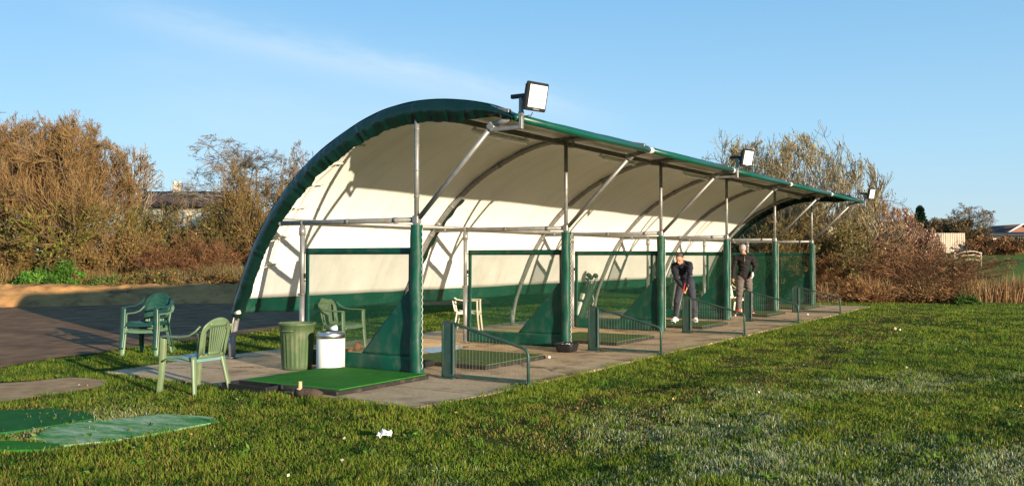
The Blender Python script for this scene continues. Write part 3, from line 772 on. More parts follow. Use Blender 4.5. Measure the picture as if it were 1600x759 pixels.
# ------------------------------------------------------------------ moulded garden chairs
def make_chair(mt, slots=True, seat_mat=None, sc=1.0):
    o = empty('garden_chair', (0, 0, 0), 0, 'x', 'chair', 'moulded garden chairs')
    # seat: dished sheet with a turned down front lip
    def seat(u, v):
        x = -.21+.46*u; y = (v-.5)*(.44+.05*u)
        z = .425-.022*math.sin(math.pi*v)*(1-.4*u)-.015*(1-u)-(.055*max(0, (u-.88)/.12)**1.5)
        z -= .03*max(0, (abs(v-.5)-.44)/.06)
        return Vector((x, y, z))
    b = MB(); b.grid(seat, 16, 14, th=.008)
    for s in (-1, 1): b.box((.02, s*.225, .395), (.40, .012, .05), bev=.003)
    b.box((-.2, 0, .385), (.012, .40, .05), bev=.003)
    b.build('seat', seat_mat or mt, o)
    # backrest: broad outer hoop, crown panel and a slotted splat
    def bk(y, z): return -.215-.30*(z-.40)*.75+.0-.05*(1-(abs(y)/.27)**2)*1.0
    b = MB()
    def rim(u, v):
        a = math.pi*u
        top = .865; w0 = .205+.055*min(1, math.sin(a)*1.5)
        y = w0*math.cos(a)*(1.0); z = .42+(top-.42)*math.sin(a)**.55
        k = .052+.03*math.sin(a)**4                       # rim breadth grows into the crown panel
        cy, cz = 0, .60
        d = Vector((y-cy, z-cz)).normalized(); yy = y-d.x*k*v; zz = z-d.y*k*v*1.3
        return Vector((bk(yy, zz), yy, zz))
    b.grid(rim, 40, 4, th=.014)
    def splat(u, v):
        z = .44+.36*v; w = .085+.045*v; y = (u-.5)*2*w
        return Vector((bk(y, z)-.002, y, z))
    if slots:
        n = 7
        for k in range(n):
            b.grid(lambda u, v, k=k: splat((k+.16+.68*u)/n, v), 1, 10, th=.010)
        b.grid(lambda u, v: splat(u, .0+.10*v)-Vector((.003, 0, 0)), 8, 2, th=.012); b.grid(lambda u, v: splat(u, .90+.12*v)-Vector((.003, 0, 0)), 8, 2, th=.012)
        b.grid(lambda u, v: Vector((bk((v-.5)*.4, .43)-.001, (v-.5)*.40, .405+.05*u)), 2, 10, th=.010)
        for s in (-1, 1):                                   # side splats
            b.grid(lambda u, v, s=s: Vector((bk(s*.16, .44+.3*v), s*(.125+.03*v+.022*u), .44+.33*v)), 1, 8, th=.010)
    else:
        def panel(u, v):
            z = .46+.37*v; w = .20*math.sqrt(max(.05, 1-((v-.35)/.72)**2)); y = (u-.5)*2*w
            return Vector((bk(y, z)+.006+.004*math.sin(z*95+abs(y)*30), y, z))
        b.grid(panel, 16, 46, th=.010)
    b.build('backrest', mt, o)
    # arms sweep from the back, level out and run into the front legs
    for s in (-1, 1):
        P = [Vector((bk(.23, .76)+.0, s*.235, .775)), Vector((-.27, s*.262, .72)), Vector((-.20, s*.283, .672)), Vector((-.08, s*.292, .652)), Vector((.10, s*.292, .650)), Vector((.21, s*.288, .648)), Vector((.245, s*.285, .640))]
        b = MB()
        b.tube(P, [.026, .028, .029, .029, .029, .028, .022], 10, sq=(1.0, .42)); b.build('armrest', mt, o)
        # front leg, an open channel from arm to ground, splayed forward
        b = MB()
        def leg(u, v, s=s):
            z = .645*(1-v); x = .225+.05*v*v+.0; y = s*(.285+.012*v)
            w = .030+.012*(1-abs(v-.35))
            a = (u-.5)*math.pi*1.05
            return Vector((x-.018+w*.62*math.cos(a)*1.0, y+s*(-.01)+w*math.sin(a), z))
        b.grid(leg, 8, 18, th=.006); b.build('leg', mt, o)
        b = MB()
        def rleg(u, v, s=s):
            z = .43*(1-v); x = -.20-.075*v; y = s*(.215+.055*v); w = .040-.010*v
            a = (u-.5)*math.pi*1.05
            return Vector((x+.012-w*.75*math.cos(a), y+w*math.sin(a), z))
        b.grid(rleg, 8, 12, th=.006); b.build('leg', mt, o)
        b = MB(); b.grid(lambda u, v, s=s: Vector((.225-.43*u, s*(.283-.06*u), .425-.055*(1-math.sin(math.pi*min(1, max(0, u))))-.02*v)), 10, 1, th=.008); b.build('side_rail', mt, o)
    return o
def place(o, x, y, z, az, lab, tilt=0):
    o.location = (x, y, z); o.rotation_euler = (0, 0, R(az)); o['label'] = lab; return o
M['seat_blue'] = pbr('faded_blue_green_plastic', (.16, .30, .31), (.12, .24, .25), 5, .35)
place(make_chair(M['chair_pale'], True, M['seat_blue']), -2.40, 1.33, .0, 96, 'pale green plastic garden chair with slotted back standing alone on the grass edge')
place(make_chair(M['chair_mid'], True), -.20, 5.25, .0, 203, 'mid green plastic chair underneath the darker one in the stack of two')
place(make_chair(M['chair_dark'], False), -.22, 5.245, .105, 203, 'dark green plastic chair with closed round back, stacked on top of another chair')
place(make_chair(M['chair_pale'], True), 1.95, 3.10, .013, -84, 'pale green plastic chair seen through the netting behind the bins')
place(make_chair(M['chair_white'], True), 6.02, 3.42, .013, -62, 'cream plastic chair partly hidden by the rear post of the second divider')
wc = ground_at(1151, 489, .03)
place(make_chair(M['chair_white'], True), wc.x+.25, wc.y+.05, .013, -100, 'cream plastic chair beside the hanging hand of the standing golfer')

# ------------------------------------------------------------------ golf bags with clubs
M['bag_green'] = pbr('dark_green_nylon', (.02, .05, .035), (.012, .03, .02), 8, .7)
def make_bag(x, y, az, tilt, mats, lab):
    o = empty('golf_bag', (x, y, .013), R(az), lab, 'golf bag', 'golf bags behind the tee mats')
    Rt = Matrix.Rotation(R(tilt), 4, 'Y')
    b = MB(); b.lathe([(.10, 0), (.125, .02), (.115, .25), (.11, .55), (.125, .82), (.135, .86), (.12, .865), (.105, .80)], n=28, fn=lambda a, z: 1+.05*math.cos(2*a)); b.xf(Rt); b.build('body', mats[0], o)
    b = MB(); b.box((.125, 0, .30), (.08, .17, .34), bev=.03); b.box((.12, 0, .60), (.06, .15, .16), bev=.025); b.xf(Rt); b.build('pocket', mats[1], o)
    b = MB(); b.tube([(-.12, .0, .75), (-.20, .02, .62), (-.21, .02, .45), (-.13, 0, .30)], .022, 8, sq=(1.6, .5)); b.xf(Rt); b.build('strap', mats[1], o)
    b = MB()
    for s in (-1, 1): b.tube([Rt @ Vector((-.08, s*.08, .70)), Vector((-.42, s*.30, .0))], .010, 6)
    b.build('stand', M['steel'], o)
    rr = random.Random(int(x*10))
    for k in range(8):
        a = 2*math.pi*k/8; px_, py_ = .07*math.cos(a), .06*math.sin(a); h = .98+.16*rr.random()
        b = MB(); b.tube([(px_, py_, .5), (px_*1.6, py_*1.6, h)], .006, 6)
        if k < 3:
            b.sphere((px_*1.7+.02, py_*1.7, h+.03), .055, 10, 8, (1.3, .85, 1.0))
        else:
            b.box((px_*1.7+.03, py_*1.7, h+.02), (.085, .018, .05), Matrix.Rotation(R(25), 3, 'Y'), bev=.006)
        b.xf(Rt); b.build('club', mats[2] if k < 3 else M['steel'], o)
    return o
make_bag(9.55, 2.75, 150, -22, (M['bag_green'], M['paper'], M['black']), 'green golf bag with white pockets and dark headcovers on its stand, behind the netting')
bp_ = ground_at(1047, 494)
make_bag(bp_.x, bp_.y, 170, -14, (M['black'], M['blackcloth'], M['navy']), 'black golf bag between a padded post and the bent golfer')

# ------------------------------------------------------------------ people
def capsule(b, p, q, r0, r1, n=14):
    p, q = Vector(p), Vector(q); k = 6
    P = [p.lerp(q, i/k) for i in range(k+1)]; b.tube(P, [r0+(r1-r0)*i/k for i in range(k+1)], n)
    b.sphere(p, r0, n, 8); b.sphere(q, r1, n, 8)
def chain(b, pts):
    for (p, r), (q, s) in zip(pts, pts[1:]): capsule(b, p, q, r, s)
def fuse(b, name, mt, parent, voxel=.011, smooth=5, wrinkle=0, seed=0):
    o = b.build('tmp', mt); md = o.modifiers.new('r', 'REMESH'); md.mode = 'VOXEL'; md.voxel_size = voxel
    ms = o.modifiers.new('s', 'SMOOTH'); ms.factor = .5; ms.iterations = smooth
    dg = bpy.context.evaluated_depsgraph_get(); me = bpy.data.meshes.new_from_object(o.evaluated_get(dg))
    me.name = name; me.materials.clear(); me.materials.append(mt)
    n = len(me.vertices); co = np.empty(n*3, np.float32); me.vertices.foreach_get('co', co); co = co.reshape(-1, 3)
    if wrinkle:
        no = np.empty(n*3, np.float32); me.vertices.foreach_get('normal', no); no = no.reshape(-1, 3)
        d = fbm(co[:, 0]+co[:, 2]*.8+seed, co[:, 1]*1.0+co[:, 2]*2.2, .09, seed)-.5
        co = co+no*(d*wrinkle)[:, None]; me.vertices.foreach_set('co', co.ravel())
    me.polygons.foreach_set('use_smooth', np.ones(len(me.polygons), bool)); me.update()
    bpy.data.objects.remove(o); q = link(bpy.data.objects.new(name, me), parent); return q
def head(b, c, yaw, pitch, s=1.0):
    """adds skull, jaw, nose, ears, brow to b; returns frame"""
    Mx = Matrix.Translation(c) @ Matrix.Rotation(yaw, 4, 'Z') @ Matrix.Rotation(pitch, 4, 'Y')
    h = MB()
    h.sphere((-.01, 0, .035), .1, 18, 14, (.98, .78, .88)); h.sphere((.015, 0, -.035), .078, 16, 12, (.95, .78, 1.05)); h.sphere((.045, 0, -.085), .04, 12, 8, (.9, .95, .75))
    h.tube([(.085, 0, .025), (.105, 0, -.012), (.112, 0, -.024)], [.010, .014, .016], 8); h.sphere((.103, 0, -.026), .016, 8, 6, (1, 1.2, .8))
    h.sphere((.075, 0, .045), .03, 10, 6, (.7, 1.9, .45)); h.sphere((.083, 0, -.058), .016, 10, 6, (.7, 1.6, .5))
    for t in (-1, 1): h.sphere((-.01, t*.078, .0), .026, 10, 8, (.75, .4, 1.15))
    h.xf(Mx); b.add(h.v, h.f, True); return Mx
def hand(b, w, d, n, curl=.9, s=1.0, thumb=1):
    """wrist w, direction d, palm normal n: palm, four unequal bent fingers and a side thumb"""
    d = Vector(d).normalized(); n = Vector(n); n = (n-d*n.dot(d)).normalized(); e = d.cross(n)*thumb; w = Vector(w)
    for k in range(4): capsule(b, w+e*(.012-.008*k), w+d*.085*s+e*(.030-.020*k)*s, .017, .013, 8)
    for k, ln in enumerate((.072, .082, .076, .058)):
        p = w+d*.085*s+e*(.030-.020*k)*s; a = 0
        for j, f in enumerate((.46, .31, .23)):
            a += curl*(.55 if j == 0 else .75)
            q = p+(d*math.cos(a)+n*math.sin(a))*ln*f*s; capsule(b, p, q, .0095-.0008*j, .009-.0008*j, 8); p = q
    p = w+d*.025*s+e*.022; q = p+(d*.6+e*.65+n*.35).normalized()*.042*s; r_ = q+(d*.75+n*.6+e*.1*(1-curl)).normalized()*.034*s
    capsule(b, p, q, .013, .011, 8); capsule(b, q, r_, .0105, .009, 8)
def shoe(p, fwd, mt, sole, parent, toe=0):
    f = Vector(fwd).normalized(); l = Vector((-f.y, f.x, 0)); p = Vector(p)
    b = MB()
    def up(u, v):
        x = -.095+.31*u; w = .052*(math.sin(math.pi*min(1, max(0, (u*.94+.03))))**.35)*(1.0-.10*math.cos(u*6)); a = math.pi*(v-.0)
        hh = (.105 if u < .35 else .105-.06*sstep((u-.35)/.5))
        return p+f*x+l*(w*math.cos(a))+Vector((0, 0, .016+hh*math.sin(a)**.7))
    b.grid(up, 16, 12, th=.003); q = b.build('shoe', mt, parent)
    b = MB()
    def so(u, v):
        x = -.10+.325*u; w = .057*(math.sin(math.pi*(u*.94+.03))**.35); return p+f*x+l*(w*(v*2-1))+Vector((0, 0, .02))
    b.grid(so, 16, 8, th=.02); b.build('sole', sole, q)

def golfer_swinging():
    g0 = ground_at(1070, 502.5, .06)
    o = empty('person', (g0.x, g0.y, .066), R(180+6), 'bent golfer in navy jumper and slate trousers with white shoes, looking down at a ball', 'person')
    V = Vector
    pel = V((-.13, 0, .93)); wst = V((-.05, 0, 1.06)); che = V((.13, 0, 1.235)); nb = V((.285, .005, 1.355)); hd = V((.395, -.01, 1.425))
    shL, shR = V((.25, .19, 1.295)), V((.235, -.185, 1.255)); elL, elR = V((.35, .215, 1.03)), V((.33, -.10, .99)); wrL, wrR = V((.36, .155, .80)), V((.35, .09, .775))
    hpL, hpR = V((-.12, .095, .90)), V((-.12, -.095, .90)); knL, knR = V((.02, .19, .50)), V((.03, -.17, .50)); anL, anR = V((-.03, .235, .10)), V((-.03, -.215, .10))
    gd = V((.10, -.16, -.72)).normalized()
    body = MB()
    chain(body, [(pel, .12), (wst, .11), (che, .125), (V((.22, 0, 1.305)), .09), (nb, .055), (hd-V((.01, 0, .03)), .052)])
    for s_, e_, w_ in ((shL, elL, wrL), (shR, elR, wrR)): chain(body, [(che+V((.06, 0, .05)), .07), (s_, .055), (e_, .043), (w_, .029)])
    for h_, k_, a_ in ((hpL, knL, anL), (hpR, knR, anR)): chain(body, [(h_, .085), (k_, .055), (k_.lerp(a_, .35)+V((-.03, 0, 0)), .054), (a_, .037), (a_+V((.10, 0, -.045)), .03)])
    head(body, hd, 0, R(36)); 
    hand(body, wrL, gd, (.2, -1, 0), 1.35, 1, 1); hand(body, wrR, gd, (.2, 1, 0), 1.35, 1, -1)
    fuse(body, 'body', M['skin'], o, .0085, 3)
    Mx = Matrix.Translation(hd) @ Matrix.Rotation(R(36), 4, 'Y')
    h = MB(); h.sphere((-.032, 0, .055), .1, 20, 14, (.95, .85, .86)); h.sphere((-.06, 0, .0), .07, 14, 10, (.75, 1.12, 1.0)); h.xf(Mx); fuse(h, 'hair', M['hair'], o, .009, 3, .008, 3)
    h = MB()
    for t in (-1, 1): h.sphere((.083, t*.031, .022), .0115, 8, 6)
    h.xf(Mx); h.build('eyes', M['black'], o)
    t = MB()
    chain(t, [(V((-.12, 0, .95)), .140), (wst, .132), (che, .150), (V((.22, 0, 1.31)), .10), (nb-V((.015, 0, .01)), .068)])
    chain(t, [(che+V((.04, .06, .05)), .125), (shL, .08)]); chain(t, [(che+V((.04, -.06, .05)), .125), (shR, .08)])
    for s_, e_, w_ in ((shL, elL, wrL), (shR, elR, wrR)): chain(t, [(s_, .078), (e_, .058), (w_+(e_-w_)*.04, .042)])
    fuse(t, 'jumper', M['navy'], o, .011, 4, .05, 2)
    t = MB(); chain(t, [(V((-.125, 0, .97)), .135), (pel-V((.01, 0, .03)), .145)])
    for h_, k_, a_ in ((hpL, knL, anL), (hpR, knR, anR)): chain(t, [(h_, .108), (k_, .080), (k_.lerp(a_, .45)+V((-.02, 0, 0)), .076), (a_+V((0, 0, -.025)), .066)])
    fuse(t, 'trousers', M['slate'], o, .011, 4, .035, 4)
    shoe((-.03, .235, .0), (1, .35, 0), M['shoe_white'], M['white'], o); shoe((-.03, -.215, .0), (1, -.15, 0), M['shoe_white'], M['white'], o)
    # the club in his hands
    mw = Matrix.Translation(o.location) @ Matrix.Rotation(R(186), 4, 'Z')
    gp = (wrL+wrR)/2+V((.03, -.02, .05)); gt = V((.50, -.06, .035)); 
    c = empty('golf_club', mw @ gt, R(186), 'golf club with a red grip held down to the ball by the bent golfer', 'golf club')
    top = gp-gt; dirn = top.normalized()
    b = MB(); b.tube([V((0, 0, 0)), top-dirn*.12], [.0065, .008], 8); b.build('shaft', M['steel'], c)
    b = MB(); b.tube([top-dirn*.17, top+dirn*.05], [.009, .012], 10); b.build('grip', M['red'], c)
    b = MB(); b.box((.035, 0, -.005), (.095, .022, .055), Matrix.Rotation(R(-8), 3, 'Y'), bev=.008); b.build('club_head', M['chrome'], c)
golfer_swinging()

def golfer_standing():
    g0 = ground_at(1163, 489, .06)
    o = empty('person', (g0.x, g0.y, .066), R(180+24), 'standing golfer in black zip fleece, grey trousers and pale cap, head bowed', 'person')
    V = Vector
    pel = V((-.02, 0, .98)); wst = V((-.02, 0, 1.12)); che = V((.0, 0, 1.36)); nb = V((.03, -.01, 1.56)); hd = V((.085, -.045, 1.68))
    shL, shR = V((.0, .205, 1.47)), V((.0, -.205, 1.45)); elL, elR = V((.0, .285, 1.20)), V((.03, -.28, 1.17)); wrL, wrR = V((.16, .20, 1.04)), V((.12, -.30, .93))
    hpL, hpR = V((-.02, .10, .95)), V((-.02, -.10, .95)); knL, knR = V((.03, .13, .52)), V((.06, -.13, .52)); anL, anR = V((-.02, .15, .10)), V((.02, -.15, .10))
    body = MB()
    chain(body, [(pel, .125), (wst, .12), (che, .135), (V((.01, 0, 1.47)), .09), (nb, .058), (hd-V((.02, 0, .04)), .055)])
    for s_, e_, w_ in ((shL, elL, wrL), (shR, elR, wrR)): chain(body, [(che+V((0, 0, .09)), .07), (s_, .057), (e_, .045), (w_, .030)])
    for h_, k_, a_ in ((hpL, knL, anL), (hpR, knR, anR)): chain(body, [(h_, .088), (k_, .057), (k_.lerp(a_, .35)+V((-.03, 0, 0)), .056), (a_, .038), (a_+V((.10, 0, -.045)), .03)])
    head(body, hd, R(-6), R(20))
    hand(body, wrL, (.25, -.15, -1), (.2, -1, 0), .7, 1, 1); hand(body, wrR, (.15, 0, -1), (.3, 1, 0), .5, 1, -1)
    fuse(body, 'body', M['skin'], o, .0085, 3)
    gl = MB()
    d = V((.25, -.15, -1)).normalized(); capsule(gl, wrL+V((0, 0, .01)), wrL+d*.04, .036, .040)
    for k in range(4): capsule(gl, wrL+d*.02+V((.016-.011*k, 0, 0)), wrL+d*.10+V((.026-.018*k, -.0, 0)), .021, .018, 8)
    hand(gl, wrL, d, (.2, -1, 0), .7, 1.03, 1)
    fuse(gl, 'glove', M['white'], o, .007, 2)
    Mx = Matrix.Translation(hd) @ Matrix.Rotation(R(-6), 4, 'Z') @ Matrix.Rotation(R(20), 4, 'Y')
    h = MB(); h.sphere((-.012, 0, .055), .104, 20, 14, (1.02, .84, .80))
    h.grid(lambda u, v: Vector((.06+.115*u*math.sqrt(max(0, 1-(2*v-1)**2*.55)), (v-.5)*.165, .072-.02*u-.03*(2*v-1)**2)), 8, 12, th=.010); h.xf(Mx); fuse(h, 'cap', M['cap'], o, .008, 2)
    h = MB(); h.sphere((-.055, 0, -.005), .07, 14, 10, (.65, 1.12, .9)); h.xf(Mx); fuse(h, 'hair', M['hair'], o, .009, 2, .006, 3)
    h = MB()
    for t in (-1, 1): h.sphere((.083, t*.031, .022), .0115, 8, 6)
    h.xf(Mx); h.build('eyes', M['black'], o)
    t = MB()
    chain(t, [(V((-.02, 0, .98)), .155), (wst, .152), (che, .165), (V((.01, 0, 1.48)), .11), (nb-V((.01, 0, .01)), .072)])
    chain(t, [(che+V((0, .07, .06)), .125), (shL, .08)]); chain(t, [(che+V((0, -.07, .06)), .125), (shR, .08)])
    chain(t, [(V((0, .07, 1.02)), .12), (V((0, -.07, 1.02)), .12)])
    for s_, e_, w_ in ((shL, elL, wrL), (shR, elR, wrR)): chain(t, [(s_, .078), (e_, .064), (w_+(e_-w_)*.05, .046)])
    j = fuse(t, 'fleece', M['blackcloth'], o, .011, 4, .055, 2)
    b = MB(); b.tube([V((.158, -.005, 1.30)), V((.150, -.006, 1.42)), V((.10, -.008, 1.53))], .006, 6); b.build('zip', M['steel'], j)
    t = MB(); chain(t, [(pel+V((0, .05, -.02)), .125), (pel+V((0, -.05, -.02)), .125)])
    for h_, k_, a_ in ((hpL, knL, anL), (hpR, knR, anR)): chain(t, [(h_, .115), (k_, .088), (k_.lerp(a_, .45)+V((-.02, 0, 0)), .084), (a_+V((0, 0, -.025)), .074)])
    fuse(t, 'trousers', M['greycloth'], o, .011, 4, .045, 5)
    shoe((-.02, .15, 0), (1, .3, 0), M['red'], M['white'], o); shoe((.02, -.15, 0), (1, -.2, 0), M['red'], M['white'], o)
golfer_standing()

# ------------------------------------------------------------------ loose turf strips on the lawn
def strip(poly, m, lab):
    b = sheet('turf_strip', poly, .022, m, .08, .07, thick=.02); tag(b, lab, 'turf strip', 'loose turf strips on the lawn'); return b
G = lambda *q: [tuple(ground_at(x, y, .035)[:2]) for x, y in q]
strip(G((-60, 650), (0, 639), (85, 635), (140, 642), (150, 650), (105, 657), (40, 668), (-60, 682)), M['turf_dark'], 'dark green turf strip behind the frosty one')
strip(G((42, 680), (95, 662), (180, 652), (255, 644), (335, 648), (345, 656), (250, 671), (180, 684), (100, 692)), M['turf_frost'], 'pale frost whitened turf strip lying on the lawn')
strip(G((-60, 684), (30, 684), (92, 690), (96, 697), (60, 700), (-60, 700)), M['turf_new'], 'narrow bright green turf strip in front of the dark one, partly out of view')

# ------------------------------------------------------------------ woody plants
def unit(v): return v/np.maximum(1e-9, np.linalg.norm(v, axis=-1, keepdims=True))
def grow(rs, pos, dr, ln, rad, K, wander, trop, taper):
    """polylines for n branches at once: returns points (n,K+1,3) and radii (n,K+1)"""
    n = len(pos); P = np.empty((n, K+1, 3)); P[:, 0] = pos; d = dr.copy()
    for k in range(K):
        d = unit(d+rs.normal(0, wander, (n, 3))+np.array([0, 0, trop])/K)
        P[:, k+1] = P[:, k]+d*(ln/K)[:, None]
    Rr = rad[:, None]*(1-(1-taper)*np.linspace(0, 1, K+1)[None])
    return P, Rr
def offspring(rs, P, Rr, ln, m, t0, ang, aj, lr, rr, tpow=1.):
    n, K1, _ = P.shape; K = K1-1
    idx = np.repeat(np.arange(n), m)
    t = t0+(1-t0)*rs.random(n*m)**tpow; q = t*K; i = np.minimum(q.astype(int), K-1); f = (q-i)[:, None]
    pos = P[idx, i]*(1-f)+P[idx, i+1]*f; d = unit(P[idx, i+1]-P[idx, i])
    r = Rr[idx, i]
    pr = unit(np.cross(d, rs.normal(0, 1, (n*m, 3)))); a = np.radians(ang)+rs.normal(0, np.radians(aj), n*m)
    dd = d*np.cos(a)[:, None]+pr*np.sin(a)[:, None]
    l2 = ln[idx]*lr*(1.15-.55*t)*rs.uniform(.65, 1.25, n*m)
    return pos, dd, l2, np.minimum(r*rr, r)
def tubes(P, Rr, ns):
    n, K1, _ = P.shape
    T = np.gradient(P, axis=1); T = unit(T)
    ref = np.where(np.abs(T[..., 2:3]) < .9, np.array([0, 0, 1.]), np.array([1., 0, 0]))
    u = unit(np.cross(T, ref)); w = np.cross(T, u)
    a = np.arange(ns)*2*np.pi/ns
    V = P[:, :, None]+Rr[:, :, None, None]*(np.cos(a)[None, None, :, None]*u[:, :, None]+np.sin(a)[None, None, :, None]*w[:, :, None])
    b = (np.arange(n)*K1*ns)[:, None, None]; i = (np.arange(K1-1)*ns)[None, :, None]; j = np.arange(ns)[None, None]; j2 = (j+1) % ns
    F = np.stack([b+i+j, b+i+j2, b+i+ns+j2, b+i+ns+j], -1).reshape(-1, 4)
    return V.reshape(-1, 3), F
def leaf_quads(rs, C, size, up=.3, aspect=.5, dirs=None):
    n = len(C); d = unit(rs.normal(0, 1, (n, 3))+np.array([0, 0, up])) if dirs is None else unit(dirs+rs.normal(0, .35, (n, 3)))
    s = unit(np.cross(d, rs.normal(0, 1, (n, 3)))); h = (size*rs.uniform(.6, 1.4, n))[:, None]
    V = np.stack([C, C+d*h*.5+s*h*aspect*.5, C+d*h, C+d*h*.5-s*h*aspect*.5], 1).reshape(-1, 3)
    F = (np.arange(n)*4)[:, None]+np.arange(4)[None]
    return V, F
def tint(rs, n, rep, cols, jit=.25):
    cols = np.array(cols); c = cols[rs.integers(0, len(cols), n)]*(1+rs.normal(0, jit, (n, 1))).clip(.35, 1.9)
    return np.repeat(c, rep, 0)
SPEC = {
 # stems, per level (children, t0, angle, angle jitter, length ratio, radius ratio, K, wander, trop)
 'willow': dict(stems=20, spread=52, base=.5, K=7, wander=.10, trop=.25, lv=[(11, .15, 34, 12, .55, .55, 5, .12, .35), (9, .15, 33, 12, .5, .5, 4, .13, .4), (7, .1, 30, 12, .6, .5, 3, .12, .45)], r0=.011, minr=.0065),
 'bud': dict(stems=22, spread=68, base=.5, K=7, wander=.13, trop=.3, lv=[(11, .12, 38, 14, .5, .55, 5, .15, .3), (9, .15, 36, 14, .48, .5, 4, .14, .9), (6, .1, 34, 12, .62, .55, 3, .10, 1.7)], r0=.012, minr=.0085),
 'oak': dict(stems=1, spread=4, base=.0, K=6, wander=.05, trop=.1, lv=[(11, .32, 62, 15, .85, .5, 8, .22, .15), (9, .2, 48, 16, .45, .5, 6, .25, .1), (8, .2, 45, 16, .5, .5, 5, .25, .1), (6, .15, 40, 16, .55, .5, 3, .2, .05)], r0=.035, minr=.011),
 'fan': dict(stems=1, spread=3, base=.0, K=5, wander=.04, trop=.2, lv=[(18, .25, 44, 12, .95, .4, 7, .06, .35), (9, .2, 32, 10, .45, .5, 5, .08, .3), (6, .15, 28, 10, .6, .5, 4, .08, .2)], r0=.03, minr=.022),
 'brush': dict(stems=46, spread=42, base=1.0, K=7, wander=.12, trop=-.05, lv=[(9, .1, 38, 14, .42, .6, 5, .15, .2), (8, .1, 38, 14, .5, .6, 3, .16, .2), (4, .1, 38, 14, .5, .6, 2, .16, .1)], r0=.008, minr=.0055),
 'arch': dict(stems=90, spread=55, base=1.0, K=9, wander=.10, trop=-.55, lv=[(7, .1, 35, 14, .35, .6, 4, .15, -.1), (4, .1, 38, 14, .5, .7, 3, .16, 0)], r0=.007, minr=.005),
}
ROUND = {'willow': (1.35, .42, .28), 'bud': (1.25, .40, .55), 'fan': (1.2, .45, .35), 'oak': (1.15, .5, .5)}
def woody(name, x, y, z, height, width, spec, seed, label, cat, group, bark, twig, leaves=None, depth=None, lean=(0, 0), density=1.):
    rs = np.random.default_rng(seed); S = SPEC[spec]
    n = max(1, int(S['stems'])); a = rs.random(n)*2*np.pi; sp = np.radians(S['spread'])*np.sqrt(rs.random(n))
    if n == 1: sp[:] = .04
    d = np.stack([np.sin(sp)*np.cos(a)+lean[0], np.sin(sp)*np.sin(a)+lean[1], np.cos(sp)], 1); d = unit(d)
    pos = np.stack([rs.normal(0, .35, n)*S['base'], rs.normal(0, .35, n)*S['base'], np.zeros(n)-.08/max(height, 1)], 1)
    if spec in ('brush', 'arch'): pos[:, :2] = (rs.random((n, 2))-.5)*np.array([1.5, 1.2])
    ln = 1.6*rs.uniform(.7, 1.1, n); rad = np.full(n, S['r0']*2.2)
    out_ = []; P, Rr = grow(rs, pos, d, ln, rad, S['K'], S['wander'], S['trop'], .35); out_.append((P, Rr))
    for (m, t0, ang, aj, lr, rr, K, wd, tr) in S['lv']:
        m = max(2, int(round(m*(density if K <= 4 else 1))))
        p2, d2, l2, r2 = offspring(rs, P, Rr, ln, m, t0, ang, aj, lr, rr)
        P, Rr = grow(rs, p2, d2, l2, r2, K, wd, tr, .4); ln = l2; out_.append((P, Rr))
    allp = np.concatenate([p.reshape(-1, 3) for p, _ in out_])
    zt = np.percentile(allp[:, 2], 99.7); xs = np.percentile(np.abs(allp[:, 0]-np.median(allp[:, 0])), 98.5); ys = np.percentile(np.abs(allp[:, 1]-np.median(allp[:, 1])), 98.5)
    mid_ = np.median(allp[allp[:, 2] > .35*zt][:, :2], axis=0) if spec in ROUND else np.zeros(2)
    scl = np.array([width/2/xs, (depth or width)/2/ys, height/zt])
    rs_ = float(scl[2])
    if spec in ROUND:
        over, zc, squash = ROUND[spec]; scl = scl*np.array([over, over, 1.0 if spec == 'oak' else over]); zc = zc*height
        def env(P):
            P = P*scl; w_ = np.clip(P[..., 2:3]/(.5*height), 0, 1); P = np.concatenate([P[..., :2]-w_*mid_*scl[:2], P[..., 2:]], -1); q = np.stack([P[..., 0]/(width/2), P[..., 1]/((depth or width)/2), np.where(P[..., 2] > zc, (P[..., 2]-zc)/(height-zc), (P[..., 2]-zc)/(zc*1.25))], -1)
            rho = np.linalg.norm(q, axis=-1); u = q/np.maximum(rho, 1e-6)[..., None]
            lim = .80+.24*vnoise(np.arctan2(u[..., 1], u[..., 0])*3+50, u[..., 2]*3+9, .55, seed)
            k = np.where(rho > lim, (lim+(rho-lim)*squash)/np.maximum(rho, 1e-6), 1)[..., None]
            c = np.array([0, 0, zc]); return c+(P-c)*np.where(P[..., 2:3] < .12*height, 1, k)
    else:
        env = lambda P: P*scl
    root = empty(name, (x, y, z), 0, label, cat, group)
    tv, tf, tc = [], [], []; cv, cf, cc = [], [], []; to = co = 0
    nl = len(out_)
    if spec == 'bud':                                   # trim stray twigs outside the crown
        P, Rr = out_[-1]; e_ = env(P)[:, -1]; q = np.stack([e_[:, 0]/(width/2), e_[:, 1]/((depth or width)/2), np.maximum(0, e_[:, 2]-.4*height)/(.6*height)], -1)
        keep = np.linalg.norm(q, axis=1) < 1.0+.16*rs.random(len(q)); out_[-1] = (P[keep], Rr[keep])
    for k, (P, Rr) in enumerate(out_):
        P = env(P); P[..., 2] = np.maximum(P[..., 2], -.1); Rr = np.maximum(Rr*rs_*.55, S['minr'])
        if k <= (1 if nl > 3 or spec == 'oak' else 0):
            V, F = tubes(P, Rr, 7 if k == 0 else 5); tv.append(V); tf.append(F+to); to += len(V); tc.append(tint(rs, len(P), len(V)//len(P), bark, .12))
        else:
            V, F = tubes(P, Rr, 3); cv.append(V); cf.append(F+co); co += len(V); tcol = tint(rs, len(P), len(V)//len(P), twig, .22); cc.append(tcol)
    P = env(out_[-1][0])
